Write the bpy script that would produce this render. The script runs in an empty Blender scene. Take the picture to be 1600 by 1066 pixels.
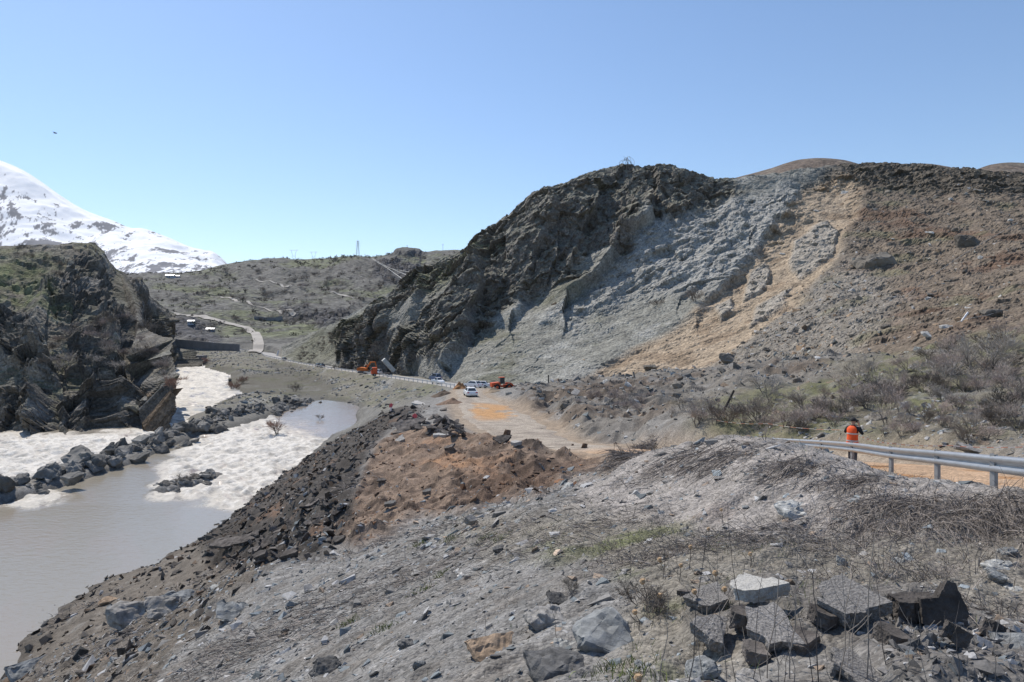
import bpy, bmesh, math, random
import numpy as np
from mathutils import Vector, Matrix
from mathutils.bvhtree import BVHTree

# ------------------------------------------------------------------ camera, sky, sun, exposure
SC = bpy.context.scene
COL = SC.collection
F = 1067.0          # focal length in photograph pixels (24 mm on a 36 mm wide frame)
HZ = 510.0          # row of the horizon in the photograph
cam_data = bpy.data.cameras.new('camera')
cam_data.lens = 24.0
cam_data.sensor_width = 36.0
cam_data.shift_y = -(533.0 - HZ) / 1600.0
cam_data.clip_start = 0.05
cam_data.clip_end = 30000.0
cam = bpy.data.objects.new('camera', cam_data)
cam.location = (0, 0, 0)
cam.rotation_euler = (math.radians(90), 0, 0)
COL.objects.link(cam)
SC.camera = cam

SUN_AZ = math.radians(-40.0)     # left of straight ahead
SUN_EL = math.radians(53.0)
world = bpy.data.worlds.new('World')
SC.world = world
world.use_nodes = True
wn = world.node_tree
for n in list(wn.nodes):
    wn.nodes.remove(n)
w_out = wn.nodes.new('ShaderNodeOutputWorld')
w_bg = wn.nodes.new('ShaderNodeBackground')
w_sky = wn.nodes.new('ShaderNodeTexSky')
w_sky.sky_type = 'NISHITA'
w_sky.sun_disc = False
w_sky.sun_elevation = SUN_EL
w_sky.sun_rotation = SUN_AZ
w_sky.altitude = 1500.0
w_sky.air_density = 1.25
w_sky.dust_density = 1.0
w_sky.ozone_density = 4.5
w_bg.inputs['Strength'].default_value = 0.15
wn.links.new(w_sky.outputs['Color'], w_bg.inputs['Color'])
wn.links.new(w_bg.outputs['Background'], w_out.inputs['Surface'])

sun_data = bpy.data.lights.new('sun', 'SUN')
sun_data.energy = 5.0
sun_data.angle = math.radians(0.53)
sun_data.color = (1.0, 0.93, 0.83)
sun = bpy.data.objects.new('sun', sun_data)
COL.objects.link(sun)
sdir = Vector((math.sin(SUN_AZ) * math.cos(SUN_EL), math.cos(SUN_AZ) * math.cos(SUN_EL), math.sin(SUN_EL)))
sun.location = sdir * 300
sun.rotation_euler = sdir.to_track_quat('Z', 'Y').to_euler()

vs = SC.view_settings
vs.view_transform = 'Standard'
vs.look = 'None'
vs.exposure = 0.0
vs.gamma = 1.0
vs.use_curve_mapping = False
SC.cycles.max_bounces = 5
SC.cycles.diffuse_bounces = 2
SC.cycles.glossy_bounces = 2
SC.cycles.transmission_bounces = 2
SC.cycles.volume_bounces = 0

rng = np.random.default_rng(7)
random.seed(7)

# ------------------------------------------------------------------ helpers
def P(px, py, d):
    return np.array([(px - 800.0) / F * d, d, (HZ - py) / F * d])

def proj(X):
    y = np.maximum(X[..., 1], 0.3)
    return 800 + F * X[..., 0] / y, HZ - F * X[..., 2] / y

_perm = np.random.default_rng(3).permutation(256).astype(np.int32)
_perm = np.concatenate([_perm, _perm])
_gr = np.random.default_rng(4).normal(size=(256, 3)).astype(np.float32)
_gr /= np.linalg.norm(_gr, axis=1, keepdims=True)

def gnoise(p):
    p = np.asarray(p, np.float32)
    i = np.floor(p).astype(np.int32)
    f = p - i
    i &= 255
    u = f * f * f * (f * (f * 6 - 15) + 10)
    out = 0
    for dx in (0, 1):
        wx = u[..., 0] if dx else 1 - u[..., 0]
        a = _perm[i[..., 0] + dx & 255]
        for dy in (0, 1):
            wy = u[..., 1] if dy else 1 - u[..., 1]
            b = _perm[a + i[..., 1] + dy & 255]
            for dz in (0, 1):
                wz = u[..., 2] if dz else 1 - u[..., 2]
                h = _perm[b + i[..., 2] + dz & 255]
                g = _gr[h]
                dot = g[..., 0] * (f[..., 0] - dx) + g[..., 1] * (f[..., 1] - dy) + g[..., 2] * (f[..., 2] - dz)
                out = out + wx * wy * wz * dot
    return out * 1.6

def fbm(p, lam, octaves=4, gain=0.5, spacing=None, ridged=False, mask=None):
    if mask is not None:
        out = np.zeros(mask.shape, np.float32)
        k = mask > 0.01
        if k.any():
            out[k] = fbm(np.asarray(p)[k], lam, octaves, gain, None if spacing is None else spacing[k], ridged)
        return out
    return _fbm(np.asarray(p, np.float32), lam, octaves, gain, spacing, ridged)

def _fbm(p, lam, octaves=4, gain=0.5, spacing=None, ridged=False):
    """sum of octaves starting at wavelength lam (metres); octaves finer than the mesh fade out"""
    out = 0
    amp = 1.0
    for k in range(octaves):
        n = gnoise(p / lam + 17.3 * k)
        if ridged:
            n = 1 - 2 * np.abs(n)
        w = amp
        if spacing is not None:
            w = amp * np.clip(lam / (spacing * 2.5) - 0.6, 0, 1)
        out = out + w * n
        amp *= gain
        lam *= 0.5
    return out

def facet(p, lam, seed=0):
    """blocky faceted relief: every cell of a jittered lattice is a tilted plane"""
    q = np.asarray(p, np.float32) / lam
    i = np.floor(q).astype(np.int32)
    best = np.full(q.shape[:-1], 1e9, np.float32)
    val = np.zeros(q.shape[:-1], np.float32)
    for dx in (-1, 0, 1):
        for dy in (-1, 0, 1):
            for dz in (-1, 0, 1):
                c = i + np.array([dx, dy, dz], np.int32)
                h = _perm[(_perm[(_perm[(c[..., 0] + seed) & 255] + c[..., 1]) & 255] + c[..., 2]) & 255]
                g = _gr[h]
                e = q - (c + 0.5 + 0.42 * _gr[(h + 91) & 255])
                d2 = (e * e).sum(-1)
                v = (e * g).sum(-1) * 0.9 + 0.45 * _gr[(h + 37) & 255, 0]
                m = d2 < best
                best = np.where(m, d2, best)
                val = np.where(m, v, val)
    return val

_facet_all = facet
def facet(p, lam, seed=0, mask=None):
    if mask is None:
        return _facet_all(p, lam, seed)
    out = np.zeros(mask.shape, np.float32)
    k = mask > 0.01
    if k.any():
        out[k] = _facet_all(np.asarray(p)[k], lam, seed)
    return out

def sstep(a, b, x):
    t = np.clip((x - a) / (b - a), 0, 1)
    return t * t * (3 - 2 * t)

def pmask(PX, PY, poly, soft=8.0, wx=0, wy=0):
    """soft mask of a region outlined on the ground"""
    x = PX + wx
    y = PY + wy
    n = len(poly)
    inside = np.zeros(x.shape, bool)
    dist = np.full(x.shape, 1e9)
    for k in range(n):
        x0, y0 = poly[k]
        x1, y1 = poly[(k + 1) % n]
        if y0 != y1:
            c = ((y0 > y) != (y1 > y)) & (x < (x1 - x0) * (y - y0) / (y1 - y0) + x0)
            inside ^= c
        ex, ey = x1 - x0, y1 - y0
        t = np.clip(((x - x0) * ex + (y - y0) * ey) / (ex * ex + ey * ey), 0, 1)
        dist = np.minimum(dist, np.hypot(x - x0 - t * ex, y - y0 - t * ey))
    s = np.where(inside, dist, -dist)
    return sstep(-soft, soft, s)

def polydist(x, y, pts):
    """distance to a polyline, signed side, parameter"""
    dist = np.full(np.shape(x), 1e9)
    side = np.zeros(np.shape(x))
    par = np.zeros(np.shape(x))
    for k in range(len(pts) - 1):
        x0, y0 = pts[k][:2]
        x1, y1 = pts[k + 1][:2]
        ex, ey = x1 - x0, y1 - y0
        L2 = ex * ex + ey * ey
        t = np.clip(((x - x0) * ex + (y - y0) * ey) / L2, 0, 1)
        dx, dy = x - x0 - t * ex, y - y0 - t * ey
        d = np.hypot(dx, dy)
        m = d < dist
        dist = np.where(m, d, dist)
        side = np.where(m, np.sign(ex * dy - ey * dx), side)
        par = np.where(m, k + t, par)
    return dist, side, par

def mixc(c, col, w):
    return c + (np.asarray(col) - c) * w[..., None]

def catmull(C, n):
    """resample control array along axis 0 to n samples, Catmull-Rom"""
    m = C.shape[0]
    t = np.linspace(0, m - 1, n)
    i = np.clip(np.floor(t).astype(int), 0, m - 2)
    f = (t - i)
    sh = (n,) + (1,) * (C.ndim - 1)
    f = f.reshape(sh)
    p0 = C[np.clip(i - 1, 0, m - 1)]
    p1 = C[i]
    p2 = C[i + 1]
    p3 = C[np.clip(i + 2, 0, m - 1)]
    return 0.5 * (2 * p1 + (p2 - p0) * f + (2 * p0 - 5 * p1 + 4 * p2 - p3) * f * f + (3 * p1 - p0 - 3 * p2 + p3) * f ** 3)

def loft(cols, nu, nv):
    C = np.array([[P(*c) if len(c) == 3 else np.array(c[:3]) for c in col] for col in cols], float)   # (ncol, nrow, 3)
    A = catmull(C, nu)
    B = catmull(np.swapaxes(A, 0, 1), nv)
    return B                                                      # (nv, nu, 3)

def normals(X):
    du = np.gradient(X, axis=1)
    dv = np.gradient(X, axis=0)
    n = np.cross(du, dv)
    n /= np.linalg.norm(n, axis=-1, keepdims=True) + 1e-9
    return n

def link(o, parent=None):
    COL.objects.link(o)
    if parent is not None:
        o.parent = parent
    return o

def tag(o, label=None, cat=None, group=None, kind=None):
    if label: o['label'] = label
    if cat: o['category'] = cat
    if group: o['group'] = group
    if kind: o['kind'] = kind
    return o

def fast_mesh(name, V, Q, col=None, smooth=False):
    """V (n,3); Q (m,k) faces all with k corners"""
    me = bpy.data.meshes.new(name)
    V = np.ascontiguousarray(V, np.float32)
    Q = np.ascontiguousarray(Q, np.int32)
    m, k = Q.shape
    me.vertices.add(len(V))
    me.vertices.foreach_set('co', V.ravel())
    me.loops.add(m * k)
    me.loops.foreach_set('vertex_index', Q.ravel())
    me.polygons.add(m)
    me.polygons.foreach_set('loop_start', np.arange(0, m * k, k, dtype=np.int32))
    me.polygons.foreach_set('use_smooth', np.full(m, smooth, bool))
    if col is not None:
        a = me.color_attributes.new('Col', 'FLOAT_COLOR', 'POINT')
        c4 = np.ones((len(V), 4), np.float32)
        c4[:, :3] = np.clip(col, 0, 1)
        a.data.foreach_set('color', c4.ravel())
    me.update(calc_edges=True)
    return me

def grid_faces(nv, nu, flip=False):
    i = np.arange(nv * nu).reshape(nv, nu)
    q = np.stack([i[:-1, :-1], i[:-1, 1:], i[1:, 1:], i[1:, :-1]], -1).reshape(-1, 4)
    return q[:, ::-1] if flip else q

def sheet(name, X, col, mat, smooth=False, keep=None, kind='structure', flip=False):
    nv, nu = X.shape[:2]
    q = grid_faces(nv, nu, flip)
    V = X.reshape(-1, 3)
    c = col.reshape(-1, 3)
    if keep is not None:
        k = keep[:-1, :-1] & keep[1:, 1:] & keep[:-1, 1:] & keep[1:, :-1]
        q = q[k.ravel()]
        used = np.unique(q)
        remap = np.full(len(V), -1, np.int32)
        remap[used] = np.arange(len(used))
        q = remap[q]
        V = V[used]
        c = c[used]
    me = fast_mesh(name, V, q, c, smooth)
    me.materials.append(mat)
    o = link(bpy.data.objects.new(name, me))
    if kind: o['kind'] = kind
    return o

def pymesh(name, verts, faces, mat, parent=None, smooth=False, bevel=0):
    me = bpy.data.meshes.new(name)
    me.from_pydata([tuple(v) for v in verts], [], [tuple(f) for f in faces])
    if isinstance(mat, (list, tuple)):
        for m in mat: me.materials.append(m)
    else:
        me.materials.append(mat)
    bm = bmesh.new()
    bm.from_mesh(me)
    bmesh.ops.recalc_face_normals(bm, faces=bm.faces)
    if bevel:
        bmesh.ops.bevel(bm, geom=list(bm.edges), offset=bevel, segments=2, affect='EDGES', clamp_overlap=True)
    bm.to_mesh(me)
    bm.free()
    for p in me.polygons: p.use_smooth = smooth
    return link(bpy.data.objects.new(name, me), parent)

class MB:
    """collects boxes, tubes and prisms into one part"""
    def __init__(s):
        s.v = []
        s.f = []
    def add(s, v, f):
        o = len(s.v)
        s.v += [tuple(a) for a in v]
        s.f += [tuple(i + o for i in a) for a in f]
        return s
    def box(s, c, size, rot=None, taper=(1, 1)):
        x, y, z = [a / 2 for a in size]
        v = [(-x, -y, -z), (x, -y, -z), (x, y, -z), (-x, y, -z),
             (-x * taper[0], -y * taper[1], z), (x * taper[0], -y * taper[1], z), (x * taper[0], y * taper[1], z), (-x * taper[0], y * taper[1], z)]
        M = rot if rot is not None else Matrix.Identity(3)
        v = [tuple(M @ Vector(a) + Vector(c)) for a in v]
        return s.add(v, [(0, 3, 2, 1), (4, 5, 6, 7), (0, 1, 5, 4), (1, 2, 6, 5), (2, 3, 7, 6), (3, 0, 4, 7)])
    def tube(s, pts, r, n=5, cap=True):
        pts = [Vector(p) for p in pts]
        rr = r if isinstance(r, (list, tuple)) else [r] * len(pts)
        V = []
        for k, p in enumerate(pts):
            t = (pts[min(k + 1, len(pts) - 1)] - pts[max(k - 1, 0)])
            if t.length < 1e-9: t = Vector((0, 0, 1))
            t.normalize()
            a = t.cross(Vector((0, 0, 1)) if abs(t.z) < 0.9 else Vector((1, 0, 0))).normalized()
            b = t.cross(a)
            for j in range(n):
                an = 2 * math.pi * j / n
                V.append(p + (a * math.cos(an) + b * math.sin(an)) * rr[k])
        Fc = []
        for k in range(len(pts) - 1):
            for j in range(n):
                Fc.append((k * n + j, k * n + (j + 1) % n, (k + 1) * n + (j + 1) % n, (k + 1) * n + j))
        if cap:
            Fc.append(tuple(range(n))[::-1])
            Fc.append(tuple((len(pts) - 1) * n + j for j in range(n)))
        return s.add(V, Fc)
    def prism(s, prof, axis, a, b):
        """prof: list of 2D points; axis: 'x' extrudes (y,z), 'y' extrudes (x,z), 'z' extrudes (x,y)"""
        def mk(p, t):
            return {'x': (t, p[0], p[1]), 'y': (p[0], t, p[1]), 'z': (p[0], p[1], t)}[axis]
        n = len(prof)
        v = [mk(p, a) for p in prof] + [mk(p, b) for p in prof]
        f = [tuple(range(n)), tuple(range(n, 2 * n))[::-1]] + [(i, (i + 1) % n, n + (i + 1) % n, n + i) for i in range(n)]
        return s.add(v, f)
    def wheel(s, c, r, w, n=18, axis='x'):
        prof = []
        c = Vector(c)
        V = []
        for x in (-w / 2, w / 2):
            for q in (r * 0.93, ):
                pass
        rings = [(-w / 2, r * 0.9), (-w / 2 * 0.8, r), (w / 2 * 0.8, r), (w / 2, r * 0.9)]
        for (x, q) in rings:
            for j in range(n):
                an = 2 * math.pi * j / n
                if axis == 'x': V.append(c + Vector((x, q * math.cos(an), q * math.sin(an))))
                else: V.append(c + Vector((q * math.cos(an), x, q * math.sin(an))))
        f = []
        for k in range(3):
            for j in range(n):
                f.append((k * n + j, k * n + (j + 1) % n, (k + 1) * n + (j + 1) % n, (k + 1) * n + j))
        f.append(tuple(range(n)))
        f.append(tuple(3 * n + j for j in range(n))[::-1])
        return s.add(V, f)
    def build(s, name, mat, parent=None, smooth=False, bevel=0):
        return pymesh(name, s.v, s.f, mat, parent, smooth, bevel)

def thing(name, label, cat, loc=(0, 0, 0), rz=0.0, group=None):
    o = link(bpy.data.objects.new(name, None))
    o.empty_display_size = 0.2
    o.location = tuple(float(a) for a in loc)
    o.rotation_euler = (0, 0, rz)
    return tag(o, label, cat, group)

def children_of(root):
    return [o for o in KIDS.get(root.name, [])]

def copy_tree(root, kids, label=None, group=None):
    r = root.copy()
    COL.objects.link(r)
    if label: r['label'] = label
    if group: r['group'] = group
    for ch, sub in kids:
        c = ch.copy()
        COL.objects.link(c)
        c.parent = r
        for g in sub:
            d = g.copy()
            COL.objects.link(d)
            d.parent = c
    return r

def kids_of(root):
    return [(c, list(c.children)) for c in root.children]

# ------------------------------------------------------------------ materials
def nodes_of(name):
    m = bpy.data.materials.new(name)
    m.use_nodes = True
    nt = m.node_tree
    b = nt.nodes['Principled BSDF']
    b.inputs['Roughness'].default_value = 0.9
    b.inputs['Specular IOR Level'].default_value = 0.25
    return m, nt, b

def N(nt, kind, **kw):
    n = nt.nodes.new(kind)
    for k, v in kw.items():
        if k in n.inputs: n.inputs[k].default_value = v
        else: setattr(n, k, v)
    return n

def ramp(nt, fac, lo, hi, a=0.3, b=0.7):
    r = nt.nodes.new('ShaderNodeMapRange')
    r.inputs['From Min'].default_value = a
    r.inputs['From Max'].default_value = b
    r.inputs['To Min'].default_value = lo
    r.inputs['To Max'].default_value = hi
    nt.links.new(fac, r.inputs['Value'])
    return r.outputs['Result']

def mulcol(nt, col, fac):
    m = nt.nodes.new('ShaderNodeVectorMath')
    m.operation = 'SCALE'
    nt.links.new(col, m.inputs[0])
    nt.links.new(fac, m.inputs['Scale'])
    return m.outputs['Vector']

def terrain_mat(name, scales, cell=None, bump=0.05, bump_scale=4.0, rough=0.93, contrast=0.45):
    """vertex colour of the ground kind, broken up by grain at several sizes, with fine relief"""
    m, nt, b = nodes_of(name)
    at = N(nt, 'ShaderNodeVertexColor', layer_name='Col')
    tc = N(nt, 'ShaderNodeTexCoord')
    c = at.outputs['Color']
    for s in scales:
        n = N(nt, 'ShaderNodeTexNoise', Scale=s, Detail=5.0, Roughness=0.65)
        nt.links.new(tc.outputs['Object'], n.inputs['Vector'])
        c = mulcol(nt, c, ramp(nt, n.outputs['Fac'], 1 - contrast, 1 + contrast))
    hgt = None
    if cell:
        v = N(nt, 'ShaderNodeTexVoronoi', Scale=cell)
        nt.links.new(tc.outputs['Object'], v.inputs['Vector'])
        sp = N(nt, 'ShaderNodeSeparateColor')
        nt.links.new(v.outputs['Color'], sp.inputs['Color'])
        c = mulcol(nt, c, ramp(nt, sp.outputs['Red'], 0.72, 1.32, 0, 1))
        hgt = v.outputs['Distance']
    nt.links.new(c, b.inputs['Base Color'])
    b.inputs['Roughness'].default_value = rough
    n = N(nt, 'ShaderNodeTexNoise', Scale=bump_scale, Detail=8.0, Roughness=0.7)
    nt.links.new(tc.outputs['Object'], n.inputs['Vector'])
    bp = N(nt, 'ShaderNodeBump', Strength=1.0, Distance=bump)
    nt.links.new(n.outputs['Fac'], bp.inputs['Height'])
    last = bp
    if hgt is not None:
        b2 = N(nt, 'ShaderNodeBump', Strength=0.8, Distance=0.5 / cell, invert=True)
        nt.links.new(hgt, b2.inputs['Height'])
        nt.links.new(bp.outputs['Normal'], b2.inputs['Normal'])
        last = b2
    nt.links.new(last.outputs['Normal'], b.inputs['Normal'])
    return m

def solid(name, col, rough=0.6, metal=0.0, var=0.15, scale=6.0, bump=0.0, rand=0.0, spec=0.4):
    """object colour with grain; rand varies brightness from one object to the next"""
    m, nt, b = nodes_of(name)
    tc = N(nt, 'ShaderNodeTexCoord')
    n = N(nt, 'ShaderNodeTexNoise', Scale=scale, Detail=6.0, Roughness=0.65)
    nt.links.new(tc.outputs['Object'], n.inputs['Vector'])
    rgb = N(nt, 'ShaderNodeRGB')
    rgb.outputs[0].default_value = (*col, 1)
    c = mulcol(nt, rgb.outputs[0], ramp(nt, n.outputs['Fac'], 1 - var, 1 + var))
    if rand:
        oi = N(nt, 'ShaderNodeObjectInfo')
        c = mulcol(nt, c, ramp(nt, oi.outputs['Random'], 1 - rand, 1 + rand, 0, 1))
    nt.links.new(c, b.inputs['Base Color'])
    b.inputs['Roughness'].default_value = rough
    b.inputs['Metallic'].default_value = metal
    b.inputs['Specular IOR Level'].default_value = spec
    if bump:
        bp = N(nt, 'ShaderNodeBump', Strength=1.0, Distance=bump)
        nt.links.new(n.outputs['Fac'], bp.inputs['Height'])
        nt.links.new(bp.outputs['Normal'], b.inputs['Normal'])
    return m
# ------------------------------------------------------------------ the ground: heights from surveyed points
GP = [  # (px, py, distance) of points on the ground
 (100,1066,34),(300,1066,17),(500,1066,10.5),(700,1066,7.5),(900,1066,6.2),(1100,1066,5.6),(1300,1066,5.2),(1600,1066,5.0),
 (300,950,33),(500,950,19),(700,950,12.3),(900,950,9.2),(1100,950,7.7),(1300,950,7.1),(1600,950,7.0),
 (400,880,34),(550,880,25),(700,880,18),(900,880,12.5),(1100,880,10),(1350,880,9.2),(1600,880,8.8),
 (550,845,32),(700,820,25),(900,820,16),(1100,820,12.8),(1300,820,11.4),(1600,820,10),
 (1000,760,19.5),(1100,740,17.3),(1200,722,16),(1300,732,14.2),(1400,752,12.9),(1500,772,11.6),(1600,780,10.6),
 (1000,708,25),(1060,699,23),(1120,692,21),(1180,688,19.5),(1250,700,18),(1330,718,17),(1400,742,15.5),(1465,752,14.2),(1553,759,12.6),(1640,772,11.0),
 (850,792,20),(930,750,23),
 # dirt fill
 (950,716,50),(900,730,46),(850,760,40),(800,740,45),(700,780,40),(620,800,38.5),(700,720,52),(600,740,50),(800,700,56),(700,690,62),(650,690,63),(640,660,80),(700,640,92),
 (830,776,35),
 # rubble slope to the water
 (540,740,52),(480,800,45),(450,860,40),(400,850,50),(360,830,62),(300,880,56),(200,940,52),(430,780,68),(560,690,88),(600,650,115),(640,630,135),(580,655,135),(500,715,95),(680,612,160),
 # water line of the near bank
 (20,1040,48.3),(60,990,53),(110,945,58.9),(200,900,65.7),(280,860,73),(330,830,80),(380,790,91.5),(430,750,106),(480,710,126),(520,680,145),(560,645,170),
 # gravel flats, bars, embankment
 (575,632,185),(600,612,196),(690,603,177),(640,595,212),(575,586,255),(500,576,315),(430,561,395),(300,547,435),
 (500,612,232),(400,602,255),(470,594,270),(372,583,300),(425,574,330),(345,563,350),(560,605,215),(520,590,265),
 (350,634,179),(320,655,155),(395,640,170),(430,630,184),(490,621,205),(450,612,225),
 # right: debris field, brush slope
 (1030,655,60),(1100,680,45),(960,697,58),(870,640,85),(850,662,72),(960,650,78),(900,600,140),(1000,606,112),(860,607,150),(1000,590,140),(1150,577,125),(1100,612,95),
 (1200,640,62),(1300,640,50),(1300,600,75),(1300,560,112),(1450,664,34),(1600,692,25),(1600,622,42),(1600,560,65),(1600,505,95),(1450,602,60),(1450,545,100),(1750,600,45),(1750,470,110),
 (1200,660,45),(1380,690,31),(800,604,168),(740,608,140),
]
GW = [  # world points where nothing is seen: behind and beside the camera, the river bed
 (0,0,-1.66),(2.5,0,-1.6),(6,0,-1.7),(0,3,-2.2),(3,3,-2.0),(-3,2,-3.1),(-8,2,-5.8),(0,-4,-1.4),(6,-4,-1.6),(-8,-4,-5),(7,5,-2.3),
 (-16,6,-10.5),(-25,18,-17),(-34,30,-24),(-42,40,-26.5),(-30,8,-19),
 (-50,62,-27),(-62,78,-27),(-48,84,-26.5),(-80,60,-27),(-52,122,-26),(-53,150,-25),(-40,168,-24.3),(-92,139,-26),(-82,150,-25.5),
 (-96,197,-24.5),(-120,250,-23.5),(-152,330,-22.5),(-100,110,-26),(-130,130,-26),(-110,240,-23.5),
 (13.5,18,-4.2),(13,25,-5.1),(13.5,32,-6.3),(12.5,40,-7.6),(9.5,48,-8.9),(7.5,54,-9.7),
 (9.8,16.0,-3.55),(10.9,19.5,-4.1),(12,24,-4.75),(9.0,12.2,-2.95),(8.6,10,-2.6),
 (60,200,-14),(60,260,-14),(150,250,-8),(150,160,-4),(-30,330,-19),(0,330,-18),(300,300,-5),(300,450,-5),(30,200,-17),(0,215,-18),(-20,260,-19),(100,180,-10),(-60,450,-12),(-160,450,-11),(-250,450,-10),
 (60,450,-15),(-250,250,-10),(-200,150,-10),(90,30,-1),(60,10,-1),(60,60,-1),(160,100,8),
 (-88,178,-24.5),(-108,225,-24),(-125,265,-23.3),(-87,165,-24.7),(-56,142,-25.5),(-54,122,-26.2),(-55,160,-25),(-53,112,-26.4),(-62,118,-26.5),(-70,105,-26.5),(-85,95,-26.5),(-75,125,-26),(-70,140,-25.8),(-66,128,-26.2),(-95,150,-26),(-60,100,-26.5),(-72,90,-26.5),(-135,300,-23.2),(-147,312,-23),(-162,350,-22),(-130,285,-23.5),(-124,300,-22.5),(-172,375,-21.5)]
TRACK = [ # dirt track: x, y, z, half width
 (13.6,12,-3.35,2.6),(13.4,18,-4.2,2.7),(13.0,25,-5.1,2.7),(13.4,32,-6.3,2.7),(12.4,40,-7.6,2.7),(9.6,48,-8.9,2.4),(6.9,54,-9.7,2.2),
 (2.9,62,-10.5,2.8),(-0.2,77,-11.2,4.4),(-3.2,92,-11.3,4.2),(-6.6,112,-11.45,2.6),(-8.2,130,-12.4,2.8),(-8.5,148,-13.4,3.2)]
ROAD = [(-8.5,148,-13.4,3.4),(-11,160,-14.3,3.6),(-17.5,180,-15.2,4.0),(-32,214,-16.5,4.0),(-54,258,-17.6,4.0),(-89,318,-18.5,4.2),(-137,395,-17.8,4.4),(-160,432,-16.0,4.6),(-205,440,-12.9,4.0),(-260,440,-12,4.0)]

def smooth_line(pts, n):
    return catmull(np.array(pts, float), n)

TRK = smooth_line(TRACK, 160)
RDL = smooth_line(ROAD, 200)

def uv_of(x, y):
    return x / (y + 8.0) * 2.2, np.log(y + 8.0)

ctrl = np.array([P(*p) for p in GP] + [np.array(p, float) for p in GW])
cu, cv = uv_of(ctrl[:, 0], ctrl[:, 1])

def tps_k(r2):
    return 0.5 * r2 * np.log(r2 + 1e-12)

_n = len(ctrl)
K = tps_k((cu[:, None] - cu[None]) ** 2 + (cv[:, None] - cv[None]) ** 2) + 2e-5 * np.eye(_n)
Pm = np.stack([np.ones(_n), cu, cv], 1)
A = np.zeros((_n + 3, _n + 3))
A[:_n, :_n] = K
A[:_n, _n:] = Pm
A[_n:, :_n] = Pm.T
_w = np.linalg.solve(A, np.concatenate([ctrl[:, 2], np.zeros(3)]))

def base_height(x, y):
    u, v = uv_of(x, y)
    sh = u.shape
    u = u.ravel()
    v = v.ravel()
    out = np.empty(len(u))
    for s in range(0, len(u), 60000):
        a, b = u[s:s + 60000], v[s:s + 60000]
        r2 = (a[:, None] - cu[None]) ** 2 + (b[:, None] - cv[None]) ** 2
        out[s:s + 60000] = tps_k(r2) @ _w[:_n] + _w[_n] + _w[_n + 1] * a + _w[_n + 2] * b
    return out.reshape(sh)

vrow = np.concatenate([np.linspace(1.5, 2.45, 26)[:-1], np.linspace(2.45, 3.95, 320)[:-1], np.linspace(3.95, 5.3, 190)[:-1], np.linspace(5.3, 6.12, 90)])
ucol = np.linspace(-0.9, 0.9, 740)
GU, GV = np.meshgrid(ucol, vrow)
GY = np.exp(GV) - 8.0
GX = GU * (GY + 8.0)
GZ = base_height(GX, GY)

def corridor(x, y, z, line, extra):
    d, s, t = polydist(x, y, [tuple(p[:2]) for p in line[::4]])
    L = line[::4]
    k = np.clip(t, 0, len(L) - 1)
    zz = np.interp(k, np.arange(len(L)), L[:, 2])
    hw = np.interp(k, np.arange(len(L)), L[:, 3])
    w = 1 - sstep(hw * 1.05, hw * 1.05 + extra, d)
    return z + (zz - 0.05 - z) * w, w

BARS = [([P(-260,800,84),P(-100,785,89),P(0,768,95),P(60,752,100.5),P(180,718,116.5),P(260,688,135),P(330,664,156),P(380,652,166)], 4.2, 1.1), ([P(262,768,100),P(298,760,103),P(330,752,107)], 3.0, 0.7)]
bar_m = np.zeros(GX.shape)
for pts_, hw_, up_ in BARS:
    dd_, ss_, tt_ = polydist(GX, GY, [tuple(p_[:2]) for p_ in pts_])
    top_ = np.interp(GY, [0, 92, 136, 180], [-24, -24, -23, -22]) + up_
    k_ = 1 - sstep(hw_ * 0.25, hw_ * 1.6, dd_)
    GZ = np.where(k_ > 0, np.maximum(GZ, GZ + (top_ - GZ) * k_), GZ)
    bar_m = np.maximum(bar_m, k_)

GZ, wT = corridor(GX, GY, GZ, TRK, 2.5)
GZ, wR = corridor(GX, GY, GZ, RDL, 3.0)
wroad = np.maximum(wT, wR)
GB = np.stack([GX, GY, GZ], -1)
PX, PY = proj(GB)
Gsp = np.maximum((ucol[1] - ucol[0]) * (GY + 8), np.gradient(GY, axis=0) * 0.8)
p0 = GB.copy()
warp = 14 * gnoise(p0 / (0.06 * (GY[..., None] + 8)))
warp2 = 14 * gnoise(p0 / (0.06 * (GY[..., None] + 8)) + 40)

m_dirt = pmask(PX, PY, [(990,703),(945,738),(830,778),(700,802),(600,830),(560,850),(530,840),(545,770),(590,700),(640,672),(760,676),(850,688),(930,698)], 7, warp, warp2)
m_orange = pmask(PX, PY, [(960,702),(930,735),(830,762),(740,760),(660,720),(640,690),(760,688),(880,700)], 18, warp * 2, warp2 * 1.5)
m_rub = pmask(PX, PY, [(660,640),(590,690),(545,760),(560,830),(500,870),(420,892),(340,880),(310,850),(370,785),(430,730),(500,672),(600,625)], 10, warp, warp2)
m_bank = pmask(PX, PY, [(-120,1100),(-30,1010),(340,760),(450,870),(420,905),(330,960),(230,1066),(150,1120)], 14, warp * 1.5, warp2)
m_mound = pmask(PX, PY, [(985,700),(1180,678),(1330,705),(1480,752),(1700,760),(1700,800),(1350,835),(1000,830),(880,800)], 20, warp * 2, warp2)
m_green = pmask(PX, PY, [(700,835),(900,800),(1250,850),(1600,820),(1700,900),(1600,960),(1100,1066),(950,1066),(1000,930),(900,880),(740,860)], 30, warp * 2, warp2 * 2)
m_emb = pmask(PX, PY, [(290,545),(420,552),(700,598),(690,612),(600,640),(560,632),(480,618),(420,630),(300,640),(250,620)], 6)
m_right = sstep(5, 11, GX - 0.12 * GY) * sstep(20, 30, GY) * pmask(PX, PY, [(1000,690),(1060,640),(1250,600),(1420,520),(1700,430),(1700,760),(1180,690)], 25, warp, warp2)
m_deb = sstep(45, 70, GY) * sstep(-2, 4, GX) * (1 - 0.8 * m_right)
m_river = (GZ < -21.2).astype(float) * (GY > 80)

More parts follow.
